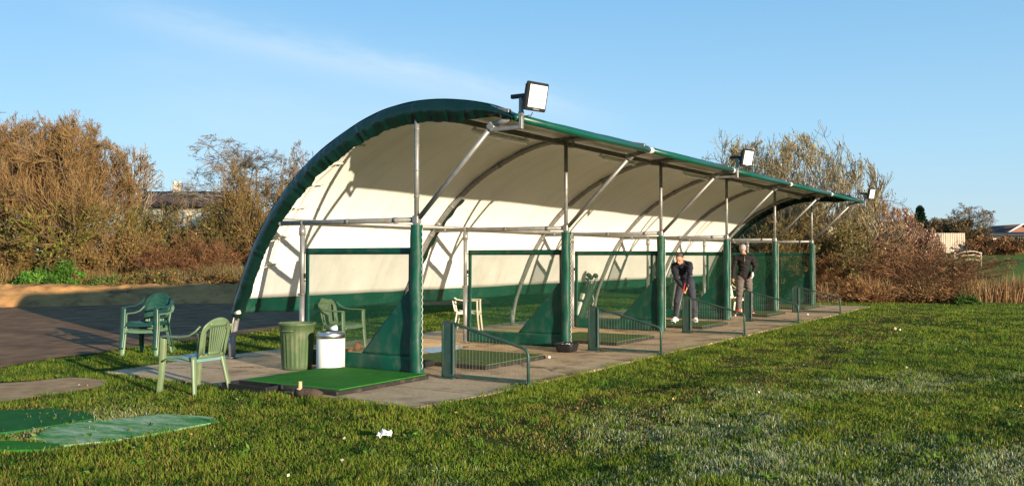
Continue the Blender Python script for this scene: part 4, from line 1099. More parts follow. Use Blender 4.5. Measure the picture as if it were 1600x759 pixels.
    if leaves:
        for (cnt, size, cols, zmax, asp) in leaves:
            q = P.reshape(-1, 3); dq = np.gradient(P, axis=1).reshape(-1, 3)
            w = np.ones(len(q)) if zmax is None else np.clip((zmax*height-q[:, 2])/(.3*height), 0.0, 1)
            cl = (vnoise(q[:, 0]+q[:, 2]*.7, q[:, 1]+q[:, 2]*.4, width*.16, seed) > .38)+.15
            w = w*cl; ix = rs.choice(len(q), cnt, p=w/w.sum()); C = q[ix]+rs.normal(0, size*.4, (cnt, 3))
            V, F = leaf_quads(rs, C, size, .4, asp, dirs=unit(dq[ix])); cv.append(V); cf.append(F+co); co += len(V); cc.append(tint(rs, cnt, 4, cols, .25))
    np_mesh('trunk' if spec in ('willow', 'bud', 'oak', 'fan') else 'stems', np.concatenate(tv), [np.concatenate(tf)], M['foliage0'], root, True, np.concatenate(tc))
    np_mesh('crown' if spec in ('willow', 'bud', 'oak', 'fan') else 'twigs', np.concatenate(cv), [np.concatenate(cf)], M['foliage'], root, False, np.concatenate(cc))
    return root
M['foliage0'] = leafy('bark_tint', trans=.0, rough=.9)
def leaf_mass(name, x, y, z, w, d, h, cnt, size, cols, seed, label, cat, group, part='foliage', stems=24, cone=False):
    """evergreen mass: leaf sized faces in uneven clumps round many thin stems"""
    rs = np.random.default_rng(seed); root = empty(name, (x, y, z), 0, label, cat, group)
    nc = 60 if not cone else 150
    if cone:
        hz = rs.random(nc)**.8; a = rs.random(nc)*2*np.pi; rr = (1-hz)**1.15*rs.uniform(.3, 1.0, nc)*.5
        C = np.stack([np.cos(a)*rr*w, np.sin(a)*rr*d, hz*h*.97+.02*h], 1); cr = .075*h*(1-hz*.88)
    else:
        u = unit(rs.normal(0, 1, (nc, 3))); u[:, 2] = np.abs(u[:, 2]); rr = rs.random(nc)**.45
        C = u*rr[:, None]*np.array([w/2, d/2, h*.82])*rs.uniform(.75, 1.15, (nc, 1)); cr = rs.uniform(.10, .24, nc)*min(w, h*1.4)
    ix = rs.integers(0, nc, cnt); off = unit(rs.normal(0, 1, (cnt, 3)))*rs.random((cnt, 1))**.5
    Q = C[ix]+off*cr[ix][:, None]*np.array([1, 1, .75]); Q[:, 2] = np.maximum(Q[:, 2], .02)
    V, F = leaf_quads(rs, Q, size, .3, .55); base = tint(rs, nc, 1, cols, .18)
    col = np.repeat(base[ix]*(1+rs.normal(0, .2, (cnt, 1))).clip(.5, 1.6), 4, 0)
    np_mesh(part, V, [F], M['foliage'], root, False, col)
    if cone:
        P = np.array([[[0, 0, -.1], [0, 0, h*.5], [0, 0, h]]]); Rr = np.array([[.03*h, .02*h, .005*h]]); V, F = tubes(P, Rr, 8)
    else:
        e = C[rs.integers(0, nc, stems)]; s0 = e*np.array([.35, .35, 0]); P = np.stack([s0, s0*.5+e*.5+rs.normal(0, .05*w, (stems, 3)), e], 1); V, F = tubes(P, np.tile([[.02, .014, .007]], (stems, 1)), 5)
    np_mesh('trunk' if cone else 'stems', V, [F], M['foliage0'], root, True, tint(rs, len(V), 1, [(.09, .06, .035)], .1))
    return root
def at(px, D):
    p = spot(px, 401, D); return p.x, p.y, tz(p.x, p.y)
def hgt(py, D, z): return CAM.z+(401-py)*D/FPX-z
BARK = [(.16, .11, .06), (.12, .085, .05)]; GREYBARK = [(.17, .14, .11), (.13, .105, .08)]
def W(name, px, D, top, wpx, spec, seed, label, cat, group, bark, twig, leaves=None, sink=0., **k):
    x, y, z = at(px, D); return woody(name, x, y, z-sink, hgt(top, D, z)+sink, wpx*D/FPX, spec, seed, label, cat, group, bark, twig, leaves, **k)
TL = 'trees beyond the earth bank'; TR = 'trees beyond the far end of the shelter'; SL = 'shrubs beyond the earth bank'; SR = 'shrubs beyond the far end of the shelter'
OR = [(.27, .155, .065), (.21, .12, .05), (.30, .19, .085), (.17, .11, .05)]
# left of the shelter
W('willow_tree', 88, 36.5, 198, 262, 'willow', 11, 'big rounded orange brown bare willow, tallest tree beyond the road', 'tree', TL, BARK, OR, [(26000, .09, [(.21, .165, .05), (.16, .14, .045), (.26, .155, .06), (.23, .13, .055)], None, .22), (9000, .13, [(.12, .14, .03), (.16, .15, .035)], .55, .4)], density=1.15)
W('willow_tree', -40, 40, 220, 240, 'willow', 12, 'orange brown bare tree mostly cut off by the photo edge, behind the big rounded one', 'tree', TL, BARK, OR, [(14000, .10, [(.22, .16, .04), (.26, .15, .05)], None, .3)])
W('bare_tree', 205, 62, 236, 110, 'fan', 13, 'pale grey bare tree peeping out between the big orange willow and the house chimney', 'tree', TL, GREYBARK, [(.30, .23, .17), (.24, .19, .14)])
W('oak_tree', 388, 66, 205, 255, 'oak', 24, 'broad bare oak with crooked limbs against the sky, above the brown shrubs', 'tree', TL, GREYBARK, [(.21, .18, .15), (.165, .14, .12)], sink=.0, density=1.5)
W('bare_tree', 478, 60, 214, 90, 'oak', 15, 'bare tree whose top shows between the oak and the canopy curve', 'tree', TL, GREYBARK, [(.25, .19, .13), (.2, .155, .11)])
olive = [(.11, .11, .03), (.15, .12, .035), (.09, .09, .03)]; rust = [(.20, .09, .045), (.15, .075, .04), (.24, .12, .05)]
W('thicket_shrub', 400, 43, 262, 190, 'brush', 31, 'tall brown thicket in front of the oak, touching the canopy curve', 'shrub', SL, BARK, [(.22, .14, .055), (.17, .11, .045), (.26, .16, .06)], [(15000, .11, [(.20, .14, .045), (.13, .11, .035), (.24, .15, .05)], None, .4)], density=1.2)
W('thicket_shrub', 330, 41, 314, 140, 'brush', 32, 'olive brown thicket below the house roof', 'shrub', SL, BARK, [(.18, .12, .05), (.14, .10, .045)], [(9000, .11, olive, None, .5)])
W('thicket_shrub', 240, 42, 320, 140, 'brush', 33, 'dark olive thicket hiding the foot of the house wall', 'shrub', SL, BARK, [(.17, .12, .055), (.12, .09, .04)], [(9000, .11, olive, None, .5)])
W('thicket_shrub', 285, 37, 368, 170, 'brush', 34, 'low rust red thicket above the pale reeds', 'shrub', SL, BARK, rust, [(7000, .09, rust, None, .4)])
W('thicket_shrub', 170, 37, 352, 120, 'brush', 35, 'tangled tan thicket between the big willow and the house', 'shrub', SL, BARK, OR, [(8000, .10, [(.17, .14, .04), (.22, .15, .05)], None, .4)])
W('thicket_shrub', 20, 36, 372, 150, 'brush', 36, 'yellow brown thicket under the big willow', 'shrub', SL, BARK, OR, [(9000, .10, [(.2, .16, .04), (.15, .13, .035)], None, .4)])
W('thicket_shrub', 470, 39, 350, 120, 'brush', 37, 'brown thicket mostly behind the canopy skirt', 'shrub', SL, BARK, OR, [(6000, .10, olive, None, .4)])
W('bramble_bush', 235, 34.2, 423, 150, 'arch', 41, 'tangled dry bramble on the bank between the small green bush and the stacked chairs', 'bush', SL, BARK, [(.24, .15, .06), (.17, .10, .045)], [(6000, .085, [(.14, .13, .035), (.2, .13, .045), (.09, .11, .025)], None, .6)])
W('bramble_bush', 345, 33.6, 418, 150, 'arch', 42, 'brown bramble in shade behind the bank, next to the canopy edge', 'bush', SL, BARK, rust, [(5000, .085, [(.11, .10, .03), (.2, .11, .045)], None, .6)])
W('bramble_bush', 480, 32.5, 420, 170, 'arch', 43, 'dark bramble seen under the canopy skirt at the near end', 'bush', SL, BARK, rust, [(5000, .085, olive, None, .6)])
x, y, z = at(82, 33.8); leaf_mass('evergreen_bush', x, y, z+.3, 3.4, 1.8, 1.15, 14000, .085, [(.075, .19, .025), (.11, .22, .035), (.055, .13, .02)], 44, 'low bright green bush on top of the earth bank', 'bush', SL)
x, y, z = at(165, 34.2); leaf_mass('evergreen_bush', x, y, z+.2, 1.6, 1.3, .75, 4500, .08, [(.07, .13, .03), (.1, .14, .035)], 45, 'small mottled green bush beside the larger bright green one', 'bush', SL)
for k, (px, D, top, wp) in enumerate([(600, 36, 395, 200), (760, 38, 392, 240), (930, 40, 398, 220), (1060, 40, 395, 200)]):
    W('thicket_shrub', px, D, top, wp, 'brush', 50+k, ['thicket glimpsed under the skirt behind the bin divider', 'thicket glimpsed below the skirt behind the second divider', 'thicket glimpsed below the skirt behind the third divider', 'thicket glimpsed behind the bent golfer'][k], 'shrub', SL, BARK, OR, [(5000, .10, olive, None, .5)], density=.7)
# beyond the far end
CAT = [(.38, .32, .15), (.30, .25, .11), (.42, .35, .18), (.25, .21, .10)]
W('budding_tree', 1222, 37, 220, 330, 'bud', 61, 'big rounded tree full of yellowish buds behind the far end of the canopy', 'tree', TR, BARK, [(.33, .27, .16), (.26, .21, .12), (.38, .31, .19)], [(20000, .10, CAT, None, .32), (14000, .10, [(.16, .14, .05), (.22, .17, .06)], .55, .4)], density=1.0)
W('thicket_shrub', 1235, 34, 330, 230, 'brush', 62, 'dense olive undergrowth filling the open far end of the shelter', 'shrub', SR, BARK, [(.21, .15, .06), (.15, .115, .05)], [(16000, .09, [(.19, .16, .055), (.13, .12, .04), (.24, .18, .07)], None, .5)], density=1.2)
W('thicket_shrub', 1130, 36, 340, 160, 'brush', 63, 'undergrowth behind the standing golfer', 'shrub', SR, BARK, [(.2, .15, .06), (.15, .12, .05)], [(8000, .09, [(.18, .15, .05), (.12, .11, .04)], None, .5)])
PINK = [(.54, .35, .25), (.46, .27, .19), (.60, .42, .31), (.38, .22, .15)]
W('blossom_tree', 1385, 40, 320, 150, 'bud', 64, 'tall pinkish tan blossoming tree between the far floodlight and the conifer', 'tree', TR, BARK, [(.36, .23, .15), (.30, .18, .12)], [(11000, .09, PINK, None, .5)], density=1.0)
W('blossom_tree', 1322, 41, 372, 95, 'bud', 69, 'low pale pink blossoming bush below the far floodlight', 'tree', TR, BARK, [(.36, .23, .15), (.30, .18, .12)], [(8000, .085, PINK, None, .5)], density=.8)
W('thicket_shrub', 1420, 32.5, 378, 230, 'brush', 65, 'bare rust red twiggy thicket with stems fanning over the field', 'shrub', SR, [(.13, .07, .045)], [(.26, .125, .06), (.17, .085, .045), (.28, .17, .075)], [(2500, .07, [(.2, .12, .06)], None, .4)], lean=(.12, -.18), density=.75)
W('thicket_shrub', 1300, 33, 395, 150, 'brush', 66, 'rusty brown brush at the far corner of the concrete', 'shrub', SR, [(.15, .08, .045)], [(.32, .16, .065), (.24, .12, .05)], [(4500, .08, [(.26, .14, .06), (.18, .11, .05)], None, .4)])
W('bramble_bush', 1345, 31.4, 428, 130, 'arch', 67, 'arching tan bramble canes along the far edge of the lawn', 'bush', SR, BARK, [(.34, .17, .075), (.26, .13, .06)], [(2500, .07, [(.3, .17, .07)], None, .4)])
W('bramble_bush', 1450, 31.2, 436, 130, 'arch', 68, 'low red brown bramble canes beside the dry reeds', 'bush', SR, BARK, [(.30, .15, .07), (.22, .11, .055)], [(2500, .07, [(.3, .17, .07), (.12, .12, .03)], None, .4)])
x, y, z = at(1510, 30.2); leaf_mass('evergreen_bush', x, y, z, 2.6, .8, .34, 4000, .07, [(.05, .10, .02), (.07, .13, .025)], 46, 'low dark green weeds at the foot of the dry reeds', 'bush', SR)
# far away to the right
x, y, z = at(1438, 112); leaf_mass('conifer', x, y, z, 4.4, 4.4, hgt(325, 112, z), 9000, .40, [(.012, .035, .018), (.02, .05, .025)], 47, 'dark pointed conifer on the skyline', 'tree', 'skyline trees', 'crown', cone=True)
W('bare_tree', 1516, 122, 319, 72, 'fan', 72, 'rounded bare tree on the skyline behind the dark shed', 'tree', 'skyline trees', GREYBARK, [(.24, .19, .14), (.19, .15, .11)])
W('bare_tree', 1472, 128, 340, 60, 'fan', 73, 'small bare tree between the conifer and the rounded bare tree', 'tree', 'skyline trees', GREYBARK, [(.27, .22, .18), (.22, .18, .15)])
W('thicket_shrub', 1490, 108, 344, 110, 'brush', 74, 'brown hedge above the pale boarded fence', 'hedge', 'skyline trees', BARK, [(.15, .095, .055), (.12, .08, .045)], [(7000, .3, [(.13, .09, .045), (.1, .08, .04)], None, .6)])
W('bramble_bush', 1548, 86, 371, 90, 'arch', 75, 'rust coloured bramble heap at the top of the far green field', 'bush', 'skyline trees', BARK, rust, [(8000, .2, [(.24, .11, .05), (.18, .085, .04), (.27, .15, .06)], None, .6)])
x, y, z = at(1590, 90); leaf_mass('evergreen_bush', x, y, z, 2.6, 2.2, 1.7, 4000, .2, [(.02, .035, .018), (.03, .05, .02)], 48, 'dark evergreen bush in front of the long dark shed', 'bush', 'skyline trees')

# ------------------------------------------------------------------ far buildings
def mats_b():
    M['render'] = pbr('cream_render', (.62, .54, .42), (.52, .45, .35), .6, .85)
    M['rooftile'] = pbr('brown_roof_tile', (.11, .065, .045), (.075, .045, .032), 1.2, .85, .4, 6)
    M['shedwall'] = pbr('dark_shed_board', (.055, .052, .05), (.035, .034, .033), .8, .8)
    M['board'] = pbr('pale_board', (.60, .50, .40), (.46, .37, .28), 1.5, .85)
    M['glass'] = pbr('window_glass', (.04, .05, .06), (.02, .025, .03), 1, .1)
    M['redbrick'] = pbr('red_brick', (.26, .12, .08), (.2, .09, .06), 2, .9)
mats_b()
def building(px0, px1, D, eave, ridge, depth, label, wallm, roofm, cat='house', gable_front=False, chimney=None, windows=()):
    p0 = spot(px0, 401, D); p1 = spot(px1, 401, D); z = tz(p0.x, p0.y)-.3
    c = (p0+p1)/2; w = (p1-p0).length; e = hgt(eave, D, z); r_ = hgt(ridge, D, z)
    az = math.atan2((p1-p0).y, (p1-p0).x); o = empty(cat if cat == 'house' else 'shed', (c.x, c.y, z), az, label, cat, 'buildings on the skyline')
    y0, y1 = -0., depth                           # local +y runs away from the viewer
    b = MB()
    if gable_front:
        V = [(-w/2, y0, 0), (w/2, y0, 0), (w/2, y0, e), (0, y0, r_-.1), (-w/2, y0, e)]; V += [(x_, y1, z_) for x_, _, z_ in V]
        b.add(V, [(0, 1, 2, 3, 4), (9, 8, 7, 6, 5), (0, 5, 6, 1), (1, 6, 7, 2), (4, 9, 5, 0)])
    else: b.box((0, depth/2, e/2), (w, depth, e))
    b.build('wall', wallm, o)
    b = MB()
    if gable_front:
        for s in (-1, 1):
            ext = 1.12; b.grid(lambda u, v, s=s: Vector((s*w/2*ext*u, y0-.3+(depth+.6)*v, r_-(r_-e)*ext*u)), 2, 2, th=.12*s)
    else:
        b.grid(lambda u, v: Vector((-w/2-.3+(w+.6)*u, -.35+(depth/2+.35)*v, e-.05+(r_-e+.05)*v)), 6, 2, th=-.12)
        b.grid(lambda u, v: Vector((-w/2-.3+(w+.6)*u, depth+.35-(depth/2+.35)*v, e-.05+(r_-e+.05)*v)), 6, 2, th=.12)
        for s in (-1, 1): b.add([(s*w/2, 0, e), (s*w/2, depth, e), (s*w/2, depth/2, r_-.1)], [(0, 1, 2)])
    rf = b.build('roof', roofm, o)
    if gable_front:
        b = MB()
        for s in (-1, 1): b.tube([(s*w/2*1.12, y0-.34, e-(r_-e)*.12), (0, y0-.34, r_)], .13, 4)
        b.build('barge_board', M['white'], o)
    if chimney is not None:
        b = MB(); b.box((chimney*w, depth*.5, r_+.1), (.6, .55, 1.0)); b.box((chimney*w, depth*.5, r_+.64), (.7, .65, .12)); b.lathe([(.16, 0), (.14, .35)], (chimney*w-.2, depth*.5, r_+.68), 10); b.lathe([(.16, 0), (.14, .35)], (chimney*w+.2, depth*.5, r_+.68), 10)
        b.build('chimney', M['render'], rf)
    for (fx, zc, ww, hh) in windows:
        b = MB(); b.box((fx*w, -.03, zc*e), (ww, .08, hh)); b.box((fx*w, -.05, zc*e-hh/2-.06), (ww+.2, .16, .08)); f = b.build('window', M['white'], o)
        b = MB()
        for t in (-.25, .25): b.box((fx*w+t*ww, -.08, zc*e), (ww*.42, .03, hh*.84))
        b.build('pane', M['glass'], f)
    return o
building(205, 338, 78, 324, 296, 7.5, 'cream house with a long brown roof and pale chimney between the willow and the oak', M['render'], M['rooftile'], chimney=-.15, windows=((-.3, .55, 1.3, 1.2), (.05, .55, 1.3, 1.2), (.36, .55, 1.1, 1.2)))
building(1292, 1352, 92, 352, 338, 7, 'cream house half hidden by the pink blossom', M['render'], M['rooftile'], windows=((-.3, .6, 1.0, 1.1), (.2, .6, 1.0, 1.1)))
building(1415, 1442, 104, 364, 352, 6, 'small cream house below the conifer', M['render'], M['rooftile'], windows=((-.1, .6, .7, .9),))
building(1508, 1640, 116, 368, 363, 6, 'long low dark shed above the far green field', M['shedwall'], M['shedwall'], cat='shed', windows=((-.17, .55, 3.2, 1.3), (.12, .55, 1.2, 1.2)))
building(1572, 1622, 140, 364, 350, 9, 'brick house with a white edged gable behind the dark shed', M['redbrick'], M['rooftile'], gable_front=True)
# pale board fence
o = empty('board_fence', (0, 0, 0), 0, 'fence of pale upright boards below the brown hedge at the far end of the field', 'fence')
p0, p1 = spot(1452, 401, 94), spot(1508, 401, 94); zb = tz(p0.x, p0.y); n = 20
zt_ = hgt(364, 94, 0)
b = MB(); rr = random.Random(3)
az = math.atan2((p1-p0).y, (p1-p0).x); Rz = Matrix.Rotation(az, 3, 'Z'); wd = (p1-p0).length/n
for k in range(n):
    c = p0.lerp(p1, (k+.5)/n); b.box((c.x, c.y, (zb+zt_)/2-.1), (wd*(.62+.2*rr.random()), .04, zt_-zb+.2), Rz)
b.build('boards', M['board'], o)
b = MB()
for f_ in (.25, .8): c = (p0+p1)/2; b.box((c.x+.05, c.y+.05, zb+(zt_-zb)*f_), ((p1-p0).length, .06, .12), Rz)
b.build('rails', M['bark'], o)
# small rail hurdle in the field
o = empty('field_hurdle', at(1512, 62), az, 'small wooden hurdle with two curved rails standing in the far field', 'hurdle')
b = MB()
for x_ in (-.9, .9): b.tube([(x_, 0, -.1), (x_, 0, 1.05)], .05, 8)
b.build('upright', M['board'], o)
for h_ in (.45, .75, 1.0):
    b = MB(); b.tube([(-.95, -.06, h_-.12), (-.3, -.06, h_+.10), (.4, -.06, h_+.14), (.95, -.06, h_)], .035, 8); b.build('rail', M['board'], o)

# ------------------------------------------------------------------ reeds, grass
def blades(rs, X, Y, Z, h, w, lean, col, seg=1, tipcol=None):
    n = len(X); a = rs.random(n)*2*np.pi; la = rs.random(n)*2*np.pi; ll = lean*rs.random(n)**.7*h
    B = np.stack([X, Y, Z], 1); s = np.stack([np.cos(a), np.sin(a), 0*a], 1)*(w/2)[:, None]
    l = np.stack([np.cos(la), np.sin(la), 0*la], 1)*ll[:, None]; up = np.stack([0*h, 0*h, np.sqrt(np.maximum(h*h-ll*ll, (.25*h)**2))], 1)
    tipc = col if tipcol is None else tipcol
    if seg == 1:
        V = np.stack([B-s, B+s, B+up+l], 1).reshape(-1, 3); F = (np.arange(n)*3)[:, None]+np.arange(3)[None]
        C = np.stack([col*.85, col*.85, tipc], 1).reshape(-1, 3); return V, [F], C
    mid = B+up*.58+l*.35
    V = np.stack([B-s, B+s, mid+s*.8, mid-s*.8, B+up+l], 1).reshape(-1, 3); b = (np.arange(n)*5)[:, None]
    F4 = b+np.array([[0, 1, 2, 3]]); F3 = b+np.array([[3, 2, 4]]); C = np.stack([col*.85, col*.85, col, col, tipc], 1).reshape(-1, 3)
    return V, [F4, F3], C
def inside(X, Y, poly, grow_=0.):
    poly = np.array(poly); c = poly.mean(0)
    if grow_: d = poly-c; poly = c+d*(1+grow_/np.linalg.norm(d, axis=1))[:, None]
    r = np.zeros(len(X), bool); k = len(poly); j = k-1
    for i in range(k):
        xi, yi = poly[i]; xj, yj = poly[j]
        r ^= ((yi > Y) != (yj > Y)) & (X < (xj-xi)*(Y-yi)/(yj-yi+1e-12)+xi); j = i
    return r
def reeds(name, p0, p1, wide, n, h, cols, label, seed, hv=.35, zoff=0.):
    rs = np.random.default_rng(seed); t = rs.random(n); w = (rs.random(n)-.5)*wide
    a = Vector(p0[:2]); d = Vector(p1[:2])-a; nn = Vector((-d.y, d.x)).normalized()
    X = a.x+d.x*t+nn.x*w; Y = a.y+d.y*t+nn.y*w
    cl = fbm(X, Y, 1.2, seed); keep = rs.random(n) < np.clip((cl-.28)*3.2, .05, 1); X, Y, cl = X[keep], Y[keep], cl[keep]; k = len(X)
    H = h*(1-hv+2*hv*rs.random(k))*(.55+.8*cl); cols = np.array(cols); c = cols[rs.integers(0, len(cols), k)]*(1+rs.normal(0, .18, (k, 1)))
    V, F, C = blades(rs, X, Y, terrain(X, Y)-.02+zoff, H, np.full(k, .020)*rs.uniform(.5, 1.2, k), .55, c, 2)
    return tag(np_mesh(name, V, F, M['reed'], None, False, C), label, kind='stuff')
TAN = [(.42, .27, .13), (.33, .19, .085), (.48, .34, .18), (.26, .13, .06)]
a, b_ = spot(1275, 401, 31.8), spot(1640, 401, 31.0)
reeds('dry_grass', a, b_, 1.5, 5200, .80, TAN, None, 81)
a, b_ = spot(1560, 401, 30.8), spot(1700, 401, 30.8)
reeds('dry_grass', a, b_, 1.6, 1500, .66, TAN, None, 82)
a, b_ = spot(215, 401, 35.6), spot(400, 401, 36.0)
reeds('dry_grass', a, b_, 2.4, 5000, .85, [(.22, .18, .09), (.18, .15, .06), (.15, .16, .055), (.26, .20, .11)], None, 83, zoff=.2)
a, b_ = spot(-60, 401, 34.6), spot(215, 401, 34.8)
reeds('dry_grass', a, b_, 1.8, 3000, .7, [(.28, .19, .08), (.2, .17, .05), (.34, .22, .1)], None, 84, zoff=.25)

MATPOLY = [(-1.95, -.42), (-.12, -.42), (-.12, 1.3), (-1.95, 1.3)]
TRAYPOLY = [(-2.2, .45), (-1.85, .45), (-1.85, 1.25), (-2.2, 1.25)]
STRIPS = [G((-60, 650), (0, 639), (85, 635), (140, 642), (150, 650), (105, 657), (40, 668), (-60, 682)), G((42, 680), (95, 662), (180, 652), (255, 644), (335, 648), (345, 656), (250, 671), (180, 684), (100, 692)), G((-60, 684), (30, 684), (92, 690), (96, 697), (60, 700), (-60, 700))]
def lawn():
    rs = np.random.default_rng(5)
    bands = [(2.8, 4.2, 3000, .007, 2), (4.2, 7.5, 5400, .0056, 2), (7.5, 11, 3900, .0064, 2), (11, 16, 2300, .008, 1), (16, 23, 1100, .0115, 1), (23, 33.5, 520, .017, 1)]
    Vs, F3, F4, Cs = [], [], [], []; off = 0
    half = math.radians(46)
    for (d0, d1, dens, w, seg) in bands:
        area = half*(d1**2-d0**2); n = int(area*dens)
        d = np.sqrt(d0**2+(d1**2-d0**2)*rs.random(n)); a = YAW+(rs.random(n)*2-1)*half
        X = CAM.x+d*np.cos(a); Y = CAM.y+d*np.sin(a)
        e = (fbm(X, Y, .45, 21)-.42)*.42
        e2 = np.maximum(0, e)+.02+.05*rs.random(n)
        on_slab = (X > -1.93+e2*.6) & (X < 20.45-e2) & (Y > -1.66+e2) & (Y < 4.05-e2)
        bad = on_slab | inside(X, Y, MATPOLY) | inside(X, Y, TRAYPOLY)
        er = (fbm(X, Y, .9, 22)-.5)
        bad |= inside(X+er*.8, Y+er*.8, ROAD) | inside(X+er*.5, Y+er*.5, PATH)
        for s_ in STRIPS: bad |= inside(X+er*.35, Y+er*.35, s_) & (rs.random(n) > .06)
        bad |= (Y > 9.3-.06*(X-14)) & (X > 12.6) & (X < 24)             # the bank behind the shelter
        bad |= (d > 30.5) & (rs.random(n) > .5)
        # muddy worn streaks running along the front of the bays
        ln1 = np.exp(-((Y+3.0+.05*X*0+(fbm(X, 0*X, 3., 31)-.5)*.9)/.33)**2); ln2 = np.exp(-((Y+3.75+(fbm(X, 0*X+9, 3., 33)-.5)*.8)/.28)**2)
        mud = np.maximum(ln1, .9*ln2)*np.clip((fbm(X, Y, .7, 34)-.36)*6, 0, 1)*((X > -3) & (X < 20))
        thin = np.clip((fbm(X, Y, .5, 35)-.62)*7, 0, 1)
        bad |= rs.random(n) < np.maximum(mud*.85, thin*.55)
        k = ~bad; X, Y, d, mud = X[k], Y[k], d[k], mud[k]; n = len(X)
        lush = fbm(X, Y, 1.6, 41); tuft = fbm(X, Y, .20, 42); big = fbm(X, Y, 5., 43)
        edge = np.clip(1-np.abs(Y+1.9)/.45, 0, 1)*(X > -2.4)+np.clip(1-np.abs(X+2.3)/.4, 0, 1)*(Y < 4)*(Y > -2)
        H = (.019+.034*np.clip((tuft-.30)*1.9, 0, 1.2)+.014*lush)*(1-.5*mud)+.035*edge*rs.random(n)
        H = H*rs.uniform(.55, 1.25, n)*(1+.012*np.maximum(d-14, 0))
        g1 = np.array([.135, .205, .020]); g2 = np.array([.180, .235, .024]); g3 = np.array([.040, .096, .010]); br = np.array([.24, .155, .055]); fr = np.array([.35, .37, .29])
        t = np.clip((lush-.3)*2.4, 0, 1)[:, None]; c = g1*(1-t)+g2*t
        t = np.clip((.57-.5*tuft-.5*fbm(X, Y, .5, 47))*4.5, 0, 1)[:, None]; c = c*(1-t)+g3*t
        dry = (rs.random(n) < (.07+.25*np.clip((big-.5)*2, 0, 1)+.6*mud))[:, None]; c = np.where(dry, br*rs.uniform(.6, 1.5, (n, 1)), c)
        # rime lingering where the lawn is open: front right, and by the loose strips
        sx = X*math.cos(-.2)-Y*math.sin(-.2)
        fz = fbm(sx*.7, Y*1.25, 1.15, 51, 5)
        reg = np.clip((-2.9-.05*(X+4)-Y)/1.6, 0, 1)*np.clip(1.25-np.maximum(d-7, 0)/10., 0, 1)
        reg = np.maximum(reg, .9*np.exp(-((X+4.3)**2+(Y-.5)**2)/.9)*.7)
        f = (np.clip((fz-.50+.14*(reg-.55))*3.2, 0, .8)*np.clip(reg*1.6, 0, 1))
        hit = (rs.random(n) < f*.75)[:, None]; c = np.where(hit, c*.40+fr*rs.uniform(.45, 1.0, (n, 1)), c)
        c = c*(1+rs.normal(0, .17, (n, 1))).clip(.5, 1.6)
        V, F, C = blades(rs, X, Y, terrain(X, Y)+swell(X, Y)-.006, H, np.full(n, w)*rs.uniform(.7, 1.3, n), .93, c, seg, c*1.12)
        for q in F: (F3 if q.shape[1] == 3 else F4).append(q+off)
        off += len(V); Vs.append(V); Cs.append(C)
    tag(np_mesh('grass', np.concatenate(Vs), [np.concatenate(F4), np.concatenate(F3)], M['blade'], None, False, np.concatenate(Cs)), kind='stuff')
lawn()
# broad leaved weeds and longer tufts that the mower missed
rs = np.random.default_rng(93); nr = 460; d = np.sqrt(rs.uniform(5.2**2, 20**2, nr)); a = YAW+rs.uniform(-.62, .55, nr); X = CAM.x+d*np.cos(a); Y = CAM.y+d*np.sin(a)
k = ((Y < -1.85) | (X < -2.4)) & ~inside(X, Y, ROAD) & ~inside(X, Y, PATH); X, Y = X[k], Y[k]; nr = len(X)
m_ = 9; ang = rs.random((nr, m_))*2*np.pi; rx = np.repeat(X, m_)+.008*np.cos(ang.ravel()); ry = np.repeat(Y, m_)+.008*np.sin(ang.ravel())
dd = np.stack([np.cos(ang.ravel()), np.sin(ang.ravel()), rs.uniform(.15, .8, nr*m_)], 1)
V, F = leaf_quads(rs, np.stack([rx, ry, .015+swell(rx, ry)], 1), .05, 0, .34, dirs=dd)
tag(np_mesh('weeds', V, [F], M['foliage'], None, False, tint(rs, nr*m_, 4, [(.06, .15, .02), (.10, .19, .03), (.045, .11, .018), (.13, .17, .04)], .2)), kind='stuff')
nt_ = 230; d = np.sqrt(rs.uniform(5.2**2, 22**2, nt_)); a = YAW+rs.uniform(-.62, .55, nt_); X = CAM.x+d*np.cos(a); Y = CAM.y+d*np.sin(a)
k = ((Y < -1.85) | (X < -2.4)) & ~inside(X, Y, ROAD) & ~inside(X, Y, PATH); X, Y = np.repeat(X[k], 34), np.repeat(Y[k], 34); n = len(X)
X = X+rs.normal(0, .03, n); Y = Y+rs.normal(0, .03, n); c = np.array([[.10, .185, .02]])*(1+rs.normal(0, .2, (n, 1))).clip(.5, 1.6)
V, F, C = blades(rs, X, Y, swell(X, Y)-.005, rs.uniform(.05, .125, n), np.full(n, .006), .95, c, 2, c*1.25)
tag(np_mesh('grass_tufts', V, F, M['blade'], None, False, C), kind='stuff')
# little yellow and white specks: daisies, dandelions and husks in the lawn
rs = np.random.default_rng(91); n = 130; d = np.sqrt(rs.uniform(6**2, 17**2, n)); a = YAW+rs.uniform(-.62, .50, n); X = CAM.x+d*np.cos(a); Y = CAM.y+d*np.sin(a)
k = (Y < -1.9) | (X < -2.6); X, Y = X[k], Y[k]; n = len(X)
C0 = np.stack([X, Y, .045+swell(X, Y)], 1); V, F = leaf_quads(rs, C0, .03, .2, .8)
tag(np_mesh('fallen_leaves', V, [F], M['foliage'], None, False, tint(rs, n, 4, [(.5, .38, .08), (.55, .5, .4), (.3, .2, .09), (.45, .3, .12)], .2)), kind='stuff')

